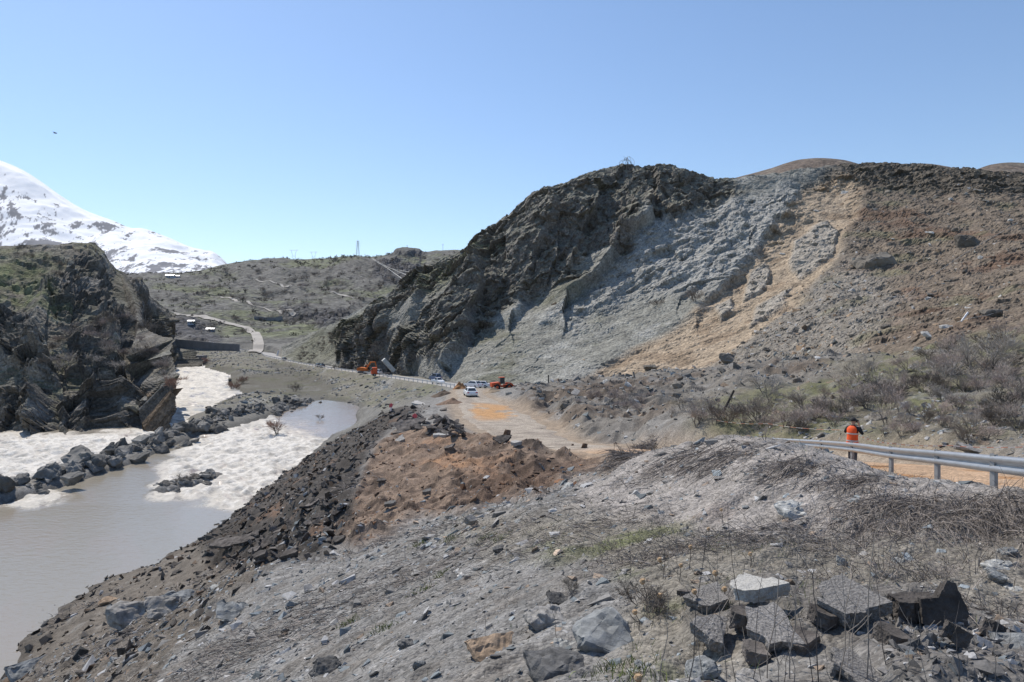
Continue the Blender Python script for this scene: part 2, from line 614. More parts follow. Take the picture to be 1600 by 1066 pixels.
# relief
def blur(z):
    z = z.copy()
    for ax_ in (0, 1):
        z = (np.roll(z, 1, ax_) + np.roll(z, -1, ax_) + z) / 3
    return z
amp_gen = np.clip(0.012 * (GY + 8), 0.05, 1.1)
rel = amp_gen * 0.55 * fbm(p0, 9.0, 7, 0.55, Gsp)
fall = np.stack([GX * 0.8 + GY * 0.6, (GX * -0.6 + GY * 0.8) * 3.0, GZ * 2], -1)          # streaks down the slope
near = 1 - sstep(30, 45, GY)
rel += near * 0.09 * fbm(fall, 1.6, 4, 0.6, Gsp, mask=near)
rel += m_dirt * (0.6 * fbm(p0, 4.6, 6, 0.55, Gsp, ridged=True, mask=m_dirt) + 0.3 * fbm(p0 + 33, 1.8, 5, 0.65, Gsp, mask=m_dirt) + 0.16 * blur(facet(p0, 3.2, 17, mask=m_dirt)) + 0.07 * blur(facet(p0, 1.1, 18, mask=m_dirt))) - m_dirt * 0.3
rel += m_rub * (0.45 * blur(facet(p0 * [1, 1, 1.6], 2.2, mask=m_rub)) + 0.14 * blur(facet(p0, 0.9, 5, mask=m_rub)) + 0.45 * fbm(p0, 2.5, 5, 0.6, Gsp, mask=m_rub))
rel += m_bank * (0.18 * blur(facet(p0, 1.6, 3, mask=m_bank)) + 0.2 * fbm(p0, 1.2, 4, 0.5, Gsp, mask=m_bank))
rel += m_deb * (1.0 * fbm(p0, 9, 5, 0.6, Gsp, ridged=True, mask=m_deb) - 0.5 + 0.4 * blur(facet(p0, 3.2, 9, mask=m_deb)) + 0.16 * blur(facet(p0, 1.3, 19, mask=m_deb)) + 0.5 * fbm(p0 + 71, 3.0, 4, 0.6, Gsp, mask=m_deb))
rel += m_right * (0.3 * blur(facet(p0, 3.0, 11, mask=m_right)) + 0.6 * fbm(p0, 7, 5, 0.55, Gsp, mask=m_right))
rel += m_mound * (0.045 * blur(facet(fall, 1.1, 7, mask=m_mound)) + 0.02 * blur(facet(fall, 0.45, 8, mask=m_mound)))
m_pile = pmask(PX, PY, [(1070,930),(1200,915),(1400,925),(1480,940),(1610,985),(1620,1090),(1420,1090),(1300,1010),(1170,1030),(1075,1010)], 16, warp, warp2) * (GY < 12)
rel += m_pile * (0.10 + 0.05 * blur(facet(p0, 0.35, 27, mask=m_pile)) + 0.03 * blur(facet(p0, 0.14, 28, mask=m_pile)))
rel += m_emb * (0.7 * fbm(np.stack([GX * 1.4, GY * 0.5, GZ * 0.3], -1), 5.0, 4, 0.6, Gsp, mask=m_emb))
rel *= (1 - wroad) * (1 - 0.7 * m_river)
rel *= sstep(-3, 3, GY)
# ridged ditch lines across the dirt fill
GZf = GZ + rel
G3 = np.stack([GX, GY, GZf], -1)

# colours of the ground kinds
n1 = fbm(p0, 6.0, 5, 0.6)
n2 = fbm(p0 + 100, 1.6, 4, 0.6)
n3 = fbm(p0 + 200, 14.0, 4, 0.6)
ns = fbm(fall + 50, 2.4, 5, 0.65)
gc = np.empty(GB.shape)
gc[:] = (0.19, 0.183, 0.172)
gc = mixc(gc, (0.25, 0.245, 0.236), sstep(0.0, 0.7, ns) * 0.8)
gc = mixc(gc, (0.15, 0.135, 0.118), sstep(0.1, 0.8, -ns + 0.3 * n1) * 0.7)
gc = mixc(gc, (0.29, 0.265, 0.242), m_mound * 0.9)
gc = mixc(gc, (0.22, 0.18, 0.155), m_mound * sstep(0.25, 0.9, n1 + 0.4 * ns) * 0.6)
gc = mixc(gc, (0.205, 0.183, 0.145), m_green * 0.7)
gc = mixc(gc, (0.105, 0.118, 0.045), m_green * sstep(0.35, 0.85, n1 + 0.5 * n2) * 0.75)
gc = mixc(gc, (0.13, 0.112, 0.092), m_bank)
gc = mixc(gc, (0.19, 0.175, 0.155), m_bank * sstep(0.2, 0.9, n2))
gc = mixc(gc, (0.205, 0.148, 0.108), m_dirt)
gc = mixc(gc, (0.30, 0.175, 0.10), m_dirt * m_orange * sstep(-0.15, 0.6, n1 + 0.3 * n2))
gc = mixc(gc, (0.075, 0.052, 0.038), m_dirt * sstep(0.15, 0.7, n2 - 0.4 * n1) * 0.85)
ddk = pmask(PX, PY, [(960,715),(860,768),(740,800),(720,770),(800,740),(880,728)], 14, warp, warp2)
gc = mixc(gc, (0.088, 0.056, 0.039), ddk * m_dirt * 0.75)
gc = mixc(gc, (0.055, 0.047, 0.04), m_rub * 0.95)
gc = mixc(gc, (0.155, 0.098, 0.066), m_rub * sstep(0.35, 0.8, n1) * 0.8)
far = sstep(100, 150, GY) * (1 - m_deb)
gc = mixc(gc, (0.165, 0.16, 0.145), far)
gc = mixc(gc, (0.165, 0.155, 0.122), m_emb * 0.8)
gc = mixc(gc, (0.115, 0.105, 0.085), m_emb * sstep(0.0, 0.6, n1) * 0.6)
gc = mixc(gc, (0.24, 0.235, 0.22), m_emb * sstep(0.1, 0.6, n3) * 0.7)
gc = mixc(gc, (0.12, 0.125, 0.07), m_emb * sstep(0.1, 0.6, fbm(p0 + 400, 10, 4, 0.65)) * 0.6)
gc = mixc(gc, (0.165, 0.15, 0.13), m_deb * (GY < 170))
gc = mixc(gc, (0.12, 0.09, 0.066), m_deb * sstep(0.1, 0.7, n3) * 0.8)
gc = mixc(gc, (0.23, 0.225, 0.215), m_deb * sstep(0.25, 0.8, n1) * 0.7)
gc = mixc(gc, (0.155, 0.138, 0.105), m_right)
gc = mixc(gc, (0.118, 0.122, 0.055), m_right * 0.8 * sstep(0.1, 0.8, n3 + 0.5 * n2 + 0.3 * sstep(20, 40, GX)))
gc = mixc(gc, (0.19, 0.188, 0.178), m_right * sstep(0.3, 0.8, n1 - 0.2 * n3) * 0.8)
gc = mixc(gc, (0.30, 0.235, 0.17), wT * 0.8)
gc = mixc(gc, (0.135, 0.125, 0.115), m_pile * 0.85)

wl_ = np.interp(GY, [0, 92, 136, 180, 248, 330, 420], [-24, -24, -23, -22, -21, -20, -19.6])
wet = (1 - sstep(0.15, 0.9, GZf - wl_)) * (GY > 35) * (GX < -5)
gc = gc * (1 - 0.35 * wet[..., None])
mat_ground = terrain_mat('ground_scree', [1.3, 9.0], cell=22.0, bump=0.03, bump_scale=14.0, contrast=0.32)
ground = sheet('ground', G3, gc, mat_ground, smooth=False)
GN = normals(G3)
GN *= np.sign(GN[..., 2:3])

def gheight(x, y):
    """height of the finished ground at x, y"""
    v = math.log(max(y + 8.0, 4.6))
    u = x / (y + 8.0)
    j = np.interp(v, vrow, np.arange(len(vrow)))
    i = np.interp(u, ucol, np.arange(len(ucol)))
    j0, i0 = min(int(j), len(vrow) - 2), min(int(i), len(ucol) - 2)
    fj, fi = j - j0, i - i0
    return float((GZf[j0, i0] * (1 - fi) + GZf[j0, i0 + 1] * fi) * (1 - fj) + (GZf[j0 + 1, i0] * (1 - fi) + GZf[j0 + 1, i0 + 1] * fi) * fj)

# far plain under everything, out to the horizon
ax, ay = np.meshgrid(np.linspace(-7000, 7000, 41), np.linspace(-300, 9300, 41))
az = np.full_like(ax, -60.0) - 20
mat_plain = terrain_mat('plain_soil', [0.01, 0.05], bump=0.3, bump_scale=0.2)
plain = sheet('valley_floor', np.stack([ax, ay, az], -1), np.full(ax.shape + (3,), 0.13), mat_plain)

# ------------------------------------------------------------------ roads
def ribbon(name, line, mat, nw=9, lift=0.06, edge=0.25, colfn=None, wob=0.0):
    L = np.array(line, float)
    t = np.gradient(L[:, :2], axis=0)
    t /= np.linalg.norm(t, axis=1, keepdims=True)
    nrm = np.stack([-t[:, 1], t[:, 0]], 1)
    s = np.linspace(-1, 1, nw)
    X = np.empty((len(L), nw, 3))
    hw = L[:, 3][:, None] * s[None] + 0.0
    if wob:
        w = wob * gnoise(np.stack([L[:, 0] / 3, L[:, 1] / 3, L[:, 2] * 0], -1))
        hw = hw + w[:, None] * np.sign(s)[None] * (np.abs(s) > 0.7)[None]
    X[..., 0] = L[:, 0][:, None] + nrm[:, 0][:, None] * hw
    X[..., 1] = L[:, 1][:, None] + nrm[:, 1][:, None] * hw
    X[..., 2] = L[:, 2][:, None] + lift - edge * (np.abs(s)[None] ** 8)
    col = colfn(X) if colfn else np.full(X.shape, 0.3)
    return sheet(name, X, col, mat, smooth=True)

def track_col(X):
    px, py = proj(X)
    n = fbm(X, 3.0, 5, 0.6)
    c = np.empty(X.shape)
    c[:] = (0.325, 0.282, 0.232)
    c = mixc(c, (0.24, 0.205, 0.17), sstep(0, 0.6, n))
    c = mixc(c, (0.25, 0.21, 0.17), 0.7 * sstep(0.2, 0.7, gnoise(np.stack([X[..., 0] * 1.1 + X[..., 1] * 0.3, X[..., 1] * 0.06, X[..., 2] * 0], -1))))
    w = 10 * gnoise(X / 3.0)
    om = pmask(px, py, [(742,632),(800,634),(806,650),(790,656),(745,655),(735,642)], 5, w, w * 0.4)
    c = mixc(c, (0.42, 0.235, 0.10), om * 0.9 * sstep(-0.35, 0.3, fbm(X * [1, 0.5, 1] + 5, 4.0, 5, 0.7)))
    c = mixc(c, (0.40, 0.27, 0.17), sstep(56, 50, X[..., 1]) * 0.9)
    c = mixc(c, (0.33, 0.17, 0.07), sstep(30, 26, X[..., 1]) * sstep(0.0, 0.5, fbm(X, 2.5, 4)) * 0.9)
    return c

mat_track = terrain_mat('track_dirt', [0.8, 6.0], cell=14.0, bump=0.03, bump_scale=6.0, contrast=0.2)
track = ribbon('dirt_track', smooth_line(TRACK, 420), mat_track, nw=33, lift=0.05, edge=0.3, colfn=track_col, wob=0.7)
mat_road = terrain_mat('road_asphalt', [0.2, 2.0], bump=0.01, bump_scale=8.0, contrast=0.12)
def road_col(X):
    c = np.full(X.shape, 0.0)
    c[:] = (0.33, 0.32, 0.305)
    c[:, 0] = c[:, -1] = (0.36, 0.33, 0.29)
    return c
road = ribbon('road', smooth_line(ROAD, 260), mat_road, nw=9, lift=0.08, edge=0.3, colfn=road_col)

# ------------------------------------------------------------------ the river
def wlevel(y):
    return np.interp(y, [0, 92, 136, 180, 248, 330, 420], [-24, -24, -23, -22, -21, -20, -19.6])
ry = np.concatenate([np.linspace(32, 95, 110)[:-1], np.linspace(95, 200, 260)[:-1], np.linspace(200, 372, 150)])
rp = np.linspace(-420, 660, 300)
RP, RY = np.meshgrid(rp, ry)
RX = (RP - 800) / F * RY
RZ = wlevel(RY)
RB = np.stack([RX, RY, RZ], -1)
rpx, rpy = proj(RB)
wn1 = 10 * gnoise(RB / 5.0)
wn2 = 7 * gnoise(RB / 5.0 + 30)
foamL = pmask(rpx, rpy, [(-420,690),(0,680),(140,680),(231,670),(215,622),(285,566),(330,560),(370,580),(358,610),(410,632),(300,640),(345,662),(250,690),(180,712),(80,742),(0,772),(-420,800)], 11, wn1 * 1.6, wn2 * 0.9)
foamR = pmask(rpx, rpy, [(330,668),(420,652),(500,668),(520,690),(470,735),(400,792),(330,786),(240,772),(250,735),(300,700)], 16, wn1 * 1.8, wn2 * 1.5)
calm = pmask(rpx, rpy, [(425,640),(600,620),(580,650),(520,690),(450,676)], 14, wn1, wn2)
tail = pmask(rpx, rpy, [(-100,760),(60,755),(110,775),(60,790),(-100,800)], 8, wn1, wn2)
foam = np.clip(np.maximum(np.maximum(foamL, foamR * (1 - 0.75 * calm)), tail * 0.7), 0, 1)
rsp = np.maximum(RY * (rp[1] - rp[0]) / F, np.gradient(ry)[:, None])
turb = fbm(RB, 4.0, 4, 0.6, rsp, ridged=True)
fine_f = fbm(RB + 70, 1.4, 3, 0.6, rsp)
RB[..., 2] += foam * (0.5 * turb + 0.3 * fine_f) + (1 - foam) * 0.006 * gnoise(RB / 1.5)
RB[..., 2] -= 0.35 * foam
streak = fbm(np.stack([RX * 1.0 + RY * 0.55, (RY - RX * 0.4) * 0.35, RX * 0], -1) + 11, 3.0, 5, 0.7)
fo = foam * np.clip(0.66 + 0.75 * streak + 0.3 * turb, 0.05, 1)
rc = np.zeros(RB.shape)
rc[..., 0] = fo
drift = fbm(np.stack([RX * 0.5 + RY * 0.3, (RY - RX * 0.5) * 0.12, RX * 0], -1) + 90, 3.5, 4, 0.6)
rc[..., 1] = np.clip(calm * 0.8 + foam * sstep(0.4, 0.9, -streak) + 0.25 * (1 - foam) * sstep(0.0, 0.6, drift), 0, 1)
right = np.interp(RY, [0, 180, 204, 206, 215, 250, 290, 330, 372], [700, 640, 600, 400, 385, 357, 362, 324, 316])
m_wat, nt, b = nodes_of('river_water')
at = N(nt, 'ShaderNodeVertexColor', layer_name='Col')
sp = N(nt, 'ShaderNodeSeparateColor')
nt.links.new(at.outputs['Color'], sp.inputs['Color'])
tc = N(nt, 'ShaderNodeTexCoord')
fn = N(nt, 'ShaderNodeTexNoise', Scale=1.1, Detail=7.0, Roughness=0.75)
nt.links.new(tc.outputs['Object'], fn.inputs['Vector'])
fm = N(nt, 'ShaderNodeMath', operation='MULTIPLY')
nt.links.new(sp.outputs['Red'], fm.inputs[0])
nt.links.new(ramp(nt, fn.outputs['Fac'], 0.15, 1.35, 0.32, 0.62), fm.inputs[1])
fcl = N(nt, 'ShaderNodeClamp')
nt.links.new(fm.outputs[0], fcl.inputs['Value'])
silt = N(nt, 'ShaderNodeMix', data_type='RGBA')
silt.inputs[6].default_value = (0.27, 0.245, 0.20, 1)
silt.inputs[7].default_value = (0.30, 0.245, 0.205, 1)
nt.links.new(sp.outputs['Green'], silt.inputs[0])
mx = N(nt, 'ShaderNodeMix', data_type='RGBA')
nt.links.new(fcl.outputs[0], mx.inputs[0])
nt.links.new(silt.outputs[2], mx.inputs[6])
mx.inputs[7].default_value = (0.70, 0.665, 0.605, 1)
nt.links.new(mx.outputs[2], b.inputs['Base Color'])
nt.links.new(ramp(nt, fcl.outputs[0], 0.09, 0.8, 0, 0.6), b.inputs['Roughness'])
b.inputs['IOR'].default_value = 1.33
b.inputs['Specular IOR Level'].default_value = 0.5
rn = N(nt, 'ShaderNodeTexNoise', Scale=0.9, Detail=5.0, Roughness=0.55)
mp = N(nt, 'ShaderNodeMapping')
mp.inputs['Scale'].default_value = (1.0, 2.2, 1.0)
mp.inputs['Rotation'].default_value = (0, 0, 0.4)
nt.links.new(tc.outputs['Object'], mp.inputs['Vector'])
nt.links.new(mp.outputs['Vector'], rn.inputs['Vector'])
bp = N(nt, 'ShaderNodeBump', Strength=1.0, Distance=0.06)
nt.links.new(rn.outputs['Fac'], bp.inputs['Height'])
bp2 = N(nt, 'ShaderNodeBump', Strength=1.0, Distance=0.3)
fh = N(nt, 'ShaderNodeMath', operation='MULTIPLY')
nt.links.new(fn.outputs['Fac'], fh.inputs[0])
nt.links.new(sp.outputs['Red'], fh.inputs[1])
nt.links.new(fh.outputs[0], bp2.inputs['Height'])
nt.links.new(bp.outputs['Normal'], bp2.inputs['Normal'])
nt.links.new(bp2.outputs['Normal'], b.inputs['Normal'])
river = sheet('river', RB, rc, m_wat, smooth=True, keep=(RP < right))

# ------------------------------------------------------------------ the landslide mountain
def behind(c, dd=90, dz=-35):
    p = P(*c)
    s = (c[2] + dd) / c[2]
    return (p[0] * s, p[1] * s, p[2] + dz, 0)

MC = {
 440: [(575,350),(566,365),(558,385),(552,400),(547,415),(543,430)],
 490: [(578,336),(566,335),(555,350),(542,365),(530,385),(520,405)],
 530: [(584,306),(570,310),(555,320),(540,330),(520,352),(503,380)],
 565: [(588,282),(566,285),(544,289),(530,290),(508,325),(484,365)],
 605: [(594,256),(562,261),(522,266),(494,268),(478,305),(464,350)],
 645: [(600,232),(562,240),(520,252),(478,262),(452,298),(433,335)],
 690: [(604,206),(572,217),(528,233),(465,250),(432,280),(411,325)],
 735: [(610,180),(568,204),(500,238),(440,250),(412,280),(392,318)],
 790: [(610,172),(560,202),(482,245),(425,258),(370,272),(346,306)],
 830: [(610,170),(555,200),(478,243),(425,256),(340,272),(313,300)],
 890: [(608,168),(550,200),(476,238),(418,256),(318,272),(290,298)],
 950: [(606,166),(540,200),(465,236),(405,256),(300,284),(267,303)],
 1000:[(602,163),(532,198),(455,234),(380,256),(294,288),(264,304)],
 1060:[(598,157),(525,193),(450,228),(370,258),(296,290),(266,306)],
 1120:[(592,148),(520,186),(450,222),(375,256),(308,290),(283,310)],
 1190:[(584,138),(518,174),(448,213),(375,250),(306,290),(276,316)],
 1250:[(576,126),(514,162),(442,204),(370,246),(302,296),(268,325)],
 1320:[(566,114),(506,150),(434,196),(364,243),(298,300),(260,338)],
 1400:[(556,102),(498,138),(428,188),(358,243),(294,304),(258,345)],
 1500:[(540,92),(486,128),(420,183),(350,238),(294,294),(268,326)],
 1600:[(522,86),(468,122),(408,173),(348,228),(300,284),(277,310)],
 1750:[(500,84),(450,120),(400,170),(348,225),(310,280),(292,305)],
}
mcols = []
for px in sorted(MC):
    c = [(px, py, d) for (py, d) in MC[px]]
    mcols.append(c + [behind(c[-1], 60, -12), behind(c[-1], 150, -60)])
NU, NV = 700, 380
# even spacing in px along the columns
mk = sorted(MC)
MX = loft(mcols, 2400, NV)
tt = np.interp(np.linspace(mk[0], mk[-1], NU), np.interp(np.linspace(0, len(mk) - 1, 2400), np.arange(len(mk)), mk), np.arange(2400))
i0 = np.clip(np.floor(tt).astype(int), 0, 2398)
ff = (tt - i0)[None, :, None]
MX = MX[:, i0] * (1 - ff) + MX[:, i0 + 1] * ff
mn = normals(MX)
mn *= np.sign((mn * [0, -1, 0.6]).sum(-1))[..., None]
mpx, mpy = proj(MX)
dsp = np.zeros(MX.shape[:2])
q = MX.copy()
# strata dip: the structure runs from upper right to lower left
ca, sa = math.cos(0.62), math.sin(0.62)
along = q[..., 0] * ca + q[..., 2] * sa
across = -q[..., 0] * sa + q[..., 2] * ca
st = np.stack([along * 0.42, across, q[..., 1] * 0.6], -1)
vert = np.stack([q[..., 0], q[..., 1], q[..., 2] * 0.35], -1)
w1 = 12 * gnoise(q / 18.0)
w2 = 12 * gnoise(q / 18.0 + 55)
cliff = np.zeros(dsp.shape)
for poly in ([(520,520),(560,490),(610,470),(640,500),(625,585),(530,580)], [(600,440),(680,385),(745,355),(800,305),(880,255),(960,232),(1120,245),(1165,300),(1060,345),(1000,330),(985,410),(930,440),(800,470),(770,520),(690,560),(640,570)],
             [(700,470),(790,440),(800,480),(740,540),(690,570)]):
    cliff = np.maximum(cliff, pmask(mpx, mpy, poly, 10, w1, w2))
cliff *= 1 - 0.85 * sstep(0.12, 0.4, fbm(np.stack([along * 0.35, across, q[..., 1] * 0.5], -1) + 210, 26, 3, 0.5)) * (mpy > 400)
slab = pmask(mpx, mpy, [(930,440),(1000,340),(1080,320),(1230,300),(1260,330),(1200,400),(1100,470),(1000,450),(900,520),(860,500)], 22, w1, w2)      # gullied pale rock wall
right_m = pmask(mpx, mpy, [(1330,285),(1300,262),(1350,240),(1800,240),(1800,640),(1000,640),(1000,604),(1120,575),(1190,520),(1260,455),(1310,395)], 14, w1, w2)
tan = pmask(mpx, mpy, [(1248,300),(1310,270),(1348,290),(1330,350),(1305,405),(1262,455),(1195,515),(1130,570),(1040,596),(905,600),(985,555),(1095,485),(1175,405)], 7, w1 * 0.7, w2 * 0.7)
white_k = np.zeros(dsp.shape)
for poly in ([(1240,375),(1290,345),(1312,365),(1300,400),(1250,435),(1235,420)], [(1165,430),(1195,412),(1205,425),(1190,455),(1165,470)], [(1120,478),(1145,466),(1150,480),(1130,498)], [(1185,480),(1240,450),(1225,475),(1170,510)]):
    white_k = np.maximum(white_k, pmask(mpx, mpy, poly, 4, w1 * 0.5, w2 * 0.5))
scree = np.clip(1 - cliff - right_m - tan, 0, 1)
dsp += cliff * (3.6 * facet(vert, 15.0, 1, mask=cliff) + 2.4 * facet(st, 6.0, 2, mask=cliff) + 1.5 * facet(vert, 2.8, 3, mask=cliff) + 0.7 * facet(st, 1.4, 16, mask=cliff) + 1.3 * fbm(vert, 8, 5, 0.6, ridged=True, mask=cliff))
dsp += slab * (1.7 * fbm(st, 14, 5, 0.62, ridged=True, mask=slab) + 1.1 * facet(st, 5.0, 4, mask=slab) + 0.7 * facet(st, 2.0, 5, mask=slab))
dsp += scree * (1.0 * fbm(st, 9, 6, 0.62, mask=scree) + 0.5 * facet(st, 3.0, 8, mask=scree) * sstep(-0.2, 0.6, fbm(q, 25, 3)))
dsp += right_m * (1.4 * fbm(q, 18, 6, 0.6, ridged=True, mask=right_m) + 0.35 * facet(q, 3.4, 6, mask=right_m) + 0.2 * facet(q, 1.5, 7, mask=right_m))
dsp += tan * (0.9 * fbm(st * [0.4, 1, 1], 5, 5, 0.65) - 0.9) + white_k * (1.6 + 1.2 * facet(q, 4.0, 10, mask=white_k))
top = pmask(mpx, mpy, [(1240,300),(1330,240),(1800,240),(1800,300),(1500,310),(1330,300)], 10, w1, w2)
dsp += top * (1.6 * facet(q, 6.0, 12, mask=top) + 1.0 * facet(q, 2.5, 13, mask=top))
# buttresses and gullies: (crest line, reach on the sunny side, reach on the far side, how far it stands out)
BUT = [
 ([(1010,335),(975,375),(930,430),(880,465)], 70, 14, 11),
 ([(860,325),(838,390),(815,450),(800,490)], 55, 14, 7),
 ([(770,385),(745,440),(735,500),(700,570)], 50, 14, 10),
 ([(665,440),(650,500),(640,560)], 40, 10, 7),
 ([(600,480),(590,530),(585,580)], 34, 10, 5),
 ([(556,505),(548,545),(545,578)], 24, 8, 5),
 ([(1160,345),(1110,410),(1060,470)], 36, 12, 2.5),
 ([(1220,330),(1180,380),(1130,440),(1090,490)], 36, 12, 2.5),
 ([(930,290),(905,340),(895,400)], 40, 12, 6),
]
for line, wl, wr, am in BUT:
    d, s, t = polydist(mpx + w1, mpy + w2, line)
    lin = np.array(line, float)
    left = mpx + w1 < np.interp(mpy + w2, lin[:, 1], lin[:, 0])
    reach = np.where(left, wl, wr)
    prof = np.clip(1 - d / reach, 0, 1)
    prof = np.where(left, prof ** 1.3, sstep(0, 1, prof))
    dsp += 0.75 * am * prof
fade = sstep(0.0, 0.06, np.linspace(0, 1, NV))[:, None]
dirv = mn * 0.55 + np.array([0, -0.75, 0.0])
dirv /= np.linalg.norm(dirv, axis=-1, keepdims=True)
crest_k = 1 - 0.75 * sstep(0.6, 0.72, np.linspace(0, 1, NV))[:, None]
M3 = MX + dirv * (dsp * fade * crest_k)[..., None]
M3[..., 2] += (1 - crest_k) * 1.3 * facet(q, 5.0, 14, mask=1 - crest_k + 0 * dsp) + (1 - crest_k) * 0.6 * facet(q, 2.0, 15, mask=1 - crest_k + 0 * dsp)
mnf = normals(M3)
mnf *= np.sign((mnf * [0, -1, 0.6]).sum(-1))[..., None]
a1 = fbm(st, 12, 5, 0.6)
a2 = fbm(q + 80, 5, 5, 0.6)
a3 = fbm(q + 160, 30, 4, 0.6)
mc = np.empty(M3.shape)
mc[:] = (0.215, 0.212, 0.186)
mc = mixc(mc, (0.265, 0.262, 0.238), sstep(0.0, 0.6, a1))
mc = mixc(mc, (0.125, 0.125, 0.088), sstep(0.2, 0.8, a3 + 0.3 * a2) * 0.8)
mc = mixc(mc, (0.30, 0.295, 0.278), slab * 0.75)
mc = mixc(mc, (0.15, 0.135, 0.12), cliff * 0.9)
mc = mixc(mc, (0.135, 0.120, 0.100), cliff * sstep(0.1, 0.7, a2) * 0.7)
lit_ledge = sstep(0.5, 0.72, mnf[..., 2]) * cliff
mc = mixc(mc, (0.185, 0.182, 0.142), lit_ledge * 0.75)  # scree grey on flat cliff ledges, lightened in colour to read as sunlit
gsp = pmask(mpx, mpy, [(660,440),(740,400),(800,385),(760,415),(700,440),(640,470)], 8, w1, w2)
mc = mixc(mc, (0.15, 0.155, 0.085), gsp * 0.8 * sstep(0.35, 0.6, mnf[..., 2]))
gl = pmask(mpx, mpy, [(440,560),(500,515),(560,490),(600,470),(560,520),(520,560),(470,575)], 10, w1, w2)
mc = mixc(mc, (0.165, 0.165, 0.115), gl * 0.7)
mc = mixc(mc, (0.158, 0.127, 0.096), right_m)
mc = mixc(mc, (0.135, 0.09, 0.062), right_m * sstep(0.1, 0.6, a3 + 0.3 * a2) * pmask(mpx, mpy, [(1300,300),(1700,300),(1700,520),(1340,520)], 30, w1, w2))
low = pmask(mpx, mpy, [(930,600),(1130,545),(1230,450),(1340,400),(1420,470),(1330,560),(1100,640)], 26, w1 * 2, w2 * 2)
mc = mixc(mc, (0.215, 0.197, 0.17), right_m * low * 0.85)
mc = mixc(mc, (0.15, 0.145, 0.085), right_m * sstep(0.25, 0.7, fbm(q + 300, 22, 4, 0.6)) * 0.5)
mc = mixc(mc, (0.098, 0.085, 0.067), top * 0.85)
mc = mixc(mc, (0.335, 0.262, 0.185), tan * 0.9)
mc = mixc(mc, (0.23, 0.17, 0.115), tan * sstep(0.0, 0.6, fbm(st * [0.5, 1, 1] + 9, 5, 5, 0.6)) * 0.8)
mc = mixc(mc, (0.30, 0.28, 0.245), white_k * 0.8)
mat_mount = terrain_mat('mountain_rock', [0.25, 1.6], cell=1.6, bump=0.35, bump_scale=0.9, contrast=0.3)
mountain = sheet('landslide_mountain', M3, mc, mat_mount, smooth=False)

# ------------------------------------------------------------------ the cliff on the far bank
LC = [
 [(-420,720,120),(-420,650,130),(-420,590,142),(-420,530,158),(-420,465,180),(-420,415,205),(-420,372,240)],
 [(-150,705,128),(-150,640,138),(-150,580,150),(-150,520,165),(-150,460,185),(-150,410,210),(-150,374,250)],
 [(0,697,134),(0,640,142),(0,580,150),(0,520,160),(0,465,175),(0,420,205),(0,378,250)],
 [(60,702,131),(60,640,140),(65,580,150),(65,520,162),(65,470,180),(70,420,210),(76,375,255)],
 [(110,699,133),(110,640,142),(115,590,152),(120,535,166),(115,480,185),(115,425,215),(112,373,262)],
 [(150,684,141),(155,640,148),(155,595,156),(158,545,166),(158,495,190),(153,440,228),(142,379,268)],
 [(195,686,141),(195,640,145),(190,600,150),(193,560,160),(193,510,186),(183,455,228),(168,396,275)],
 [(224,684,142),(223,640,144),(216,610,148),(214,582,156),(220,530,186),(208,472,235),(188,425,285)],
 [(196,664,165),(196,630,167),(200,598,171),(208,570,180),(219,520,208),(212,470,248),(194,431,287)],
 [(204,632,203),(212,608,206),(220,578,211),(227,548,221),(229,505,244),(222,463,266),(203,437,288)],
 [(256,620,211),(258,602,218),(260,577,230),(260,548,245),(256,512,262),(240,470,285),(222,436,303)],
 [(279,615,221),(278,600,235),(276,582,250),(274,562,265),(270,532,285),(258,497,305),(243,465,320)],
 [(287,594,266),(286,582,280),(284,570,292),(281,554,305),(277,532,318),(270,507,330),(256,478,338)],
 [(289,575,333),(289,567,338),(289,560,342),(288,552,346),(284,539,350),(276,520,352),(271,496,354)],
 [(268,580,420),(268,570,422),(268,562,424),(266,554,426),(262,541,428),(256,524,430),(250,505,432)],
]
lcols = []
for c in LC:
    lcols.append(c + [behind(c[-1], 50, 2), behind(c[-1], 160, -20)])
def lin_resample(C, n):
    t = np.linspace(0, C.shape[0] - 1, n)
    i_ = np.clip(np.floor(t).astype(int), 0, C.shape[0] - 2)
    f_ = (t - i_)[:, None, None]
    f_ = f_ * 0.6 + 0.4 * f_ * f_ * (3 - 2 * f_)
    return C[i_] * (1 - f_) + C[i_ + 1] * f_
_LCW = np.array([[P(*c) if len(c) == 3 else np.array(c[:3]) for c in col] for col in lcols], float)
LX = catmull(np.swapaxes(lin_resample(_LCW, 430), 0, 1), 330)
ln = normals(LX)
ln *= np.sign((ln * [0.5, -1, 0.6]).sum(-1))[..., None]
lpx, lpy = proj(LX)
ql = LX.copy()
stl = np.stack([ql[..., 0] * 0.8 + ql[..., 2] * 0.6, (-ql[..., 0] * 0.6 + ql[..., 2] * 0.8) * 0.45, ql[..., 1] * 0.6], -1)
vertl = np.stack([ql[..., 0], ql[..., 1] * 0.7, ql[..., 2] * 0.4], -1)
lw1 = 10 * gnoise(ql / 14.0)
lw2 = 10 * gnoise(ql / 14.0 + 55)
lcliff = np.zeros(lpx.shape)
for poly in ([(40,400),(140,378),(190,425),(225,430),(260,480),(290,545),(285,560),(240,545),(200,500),(150,470),(90,440)], [(-60,430),(30,440),(90,520),(60,560),(-60,500)],
             [(80,590),(160,560),(235,600),(235,690),(130,690),(90,640)], [(-60,560),(40,570),(60,700),(-60,700)], [(130,470),(190,520),(200,560),(160,570),(120,520)]):
    lcliff = np.maximum(lcliff, pmask(lpx, lpy, poly, 9, lw1, lw2))
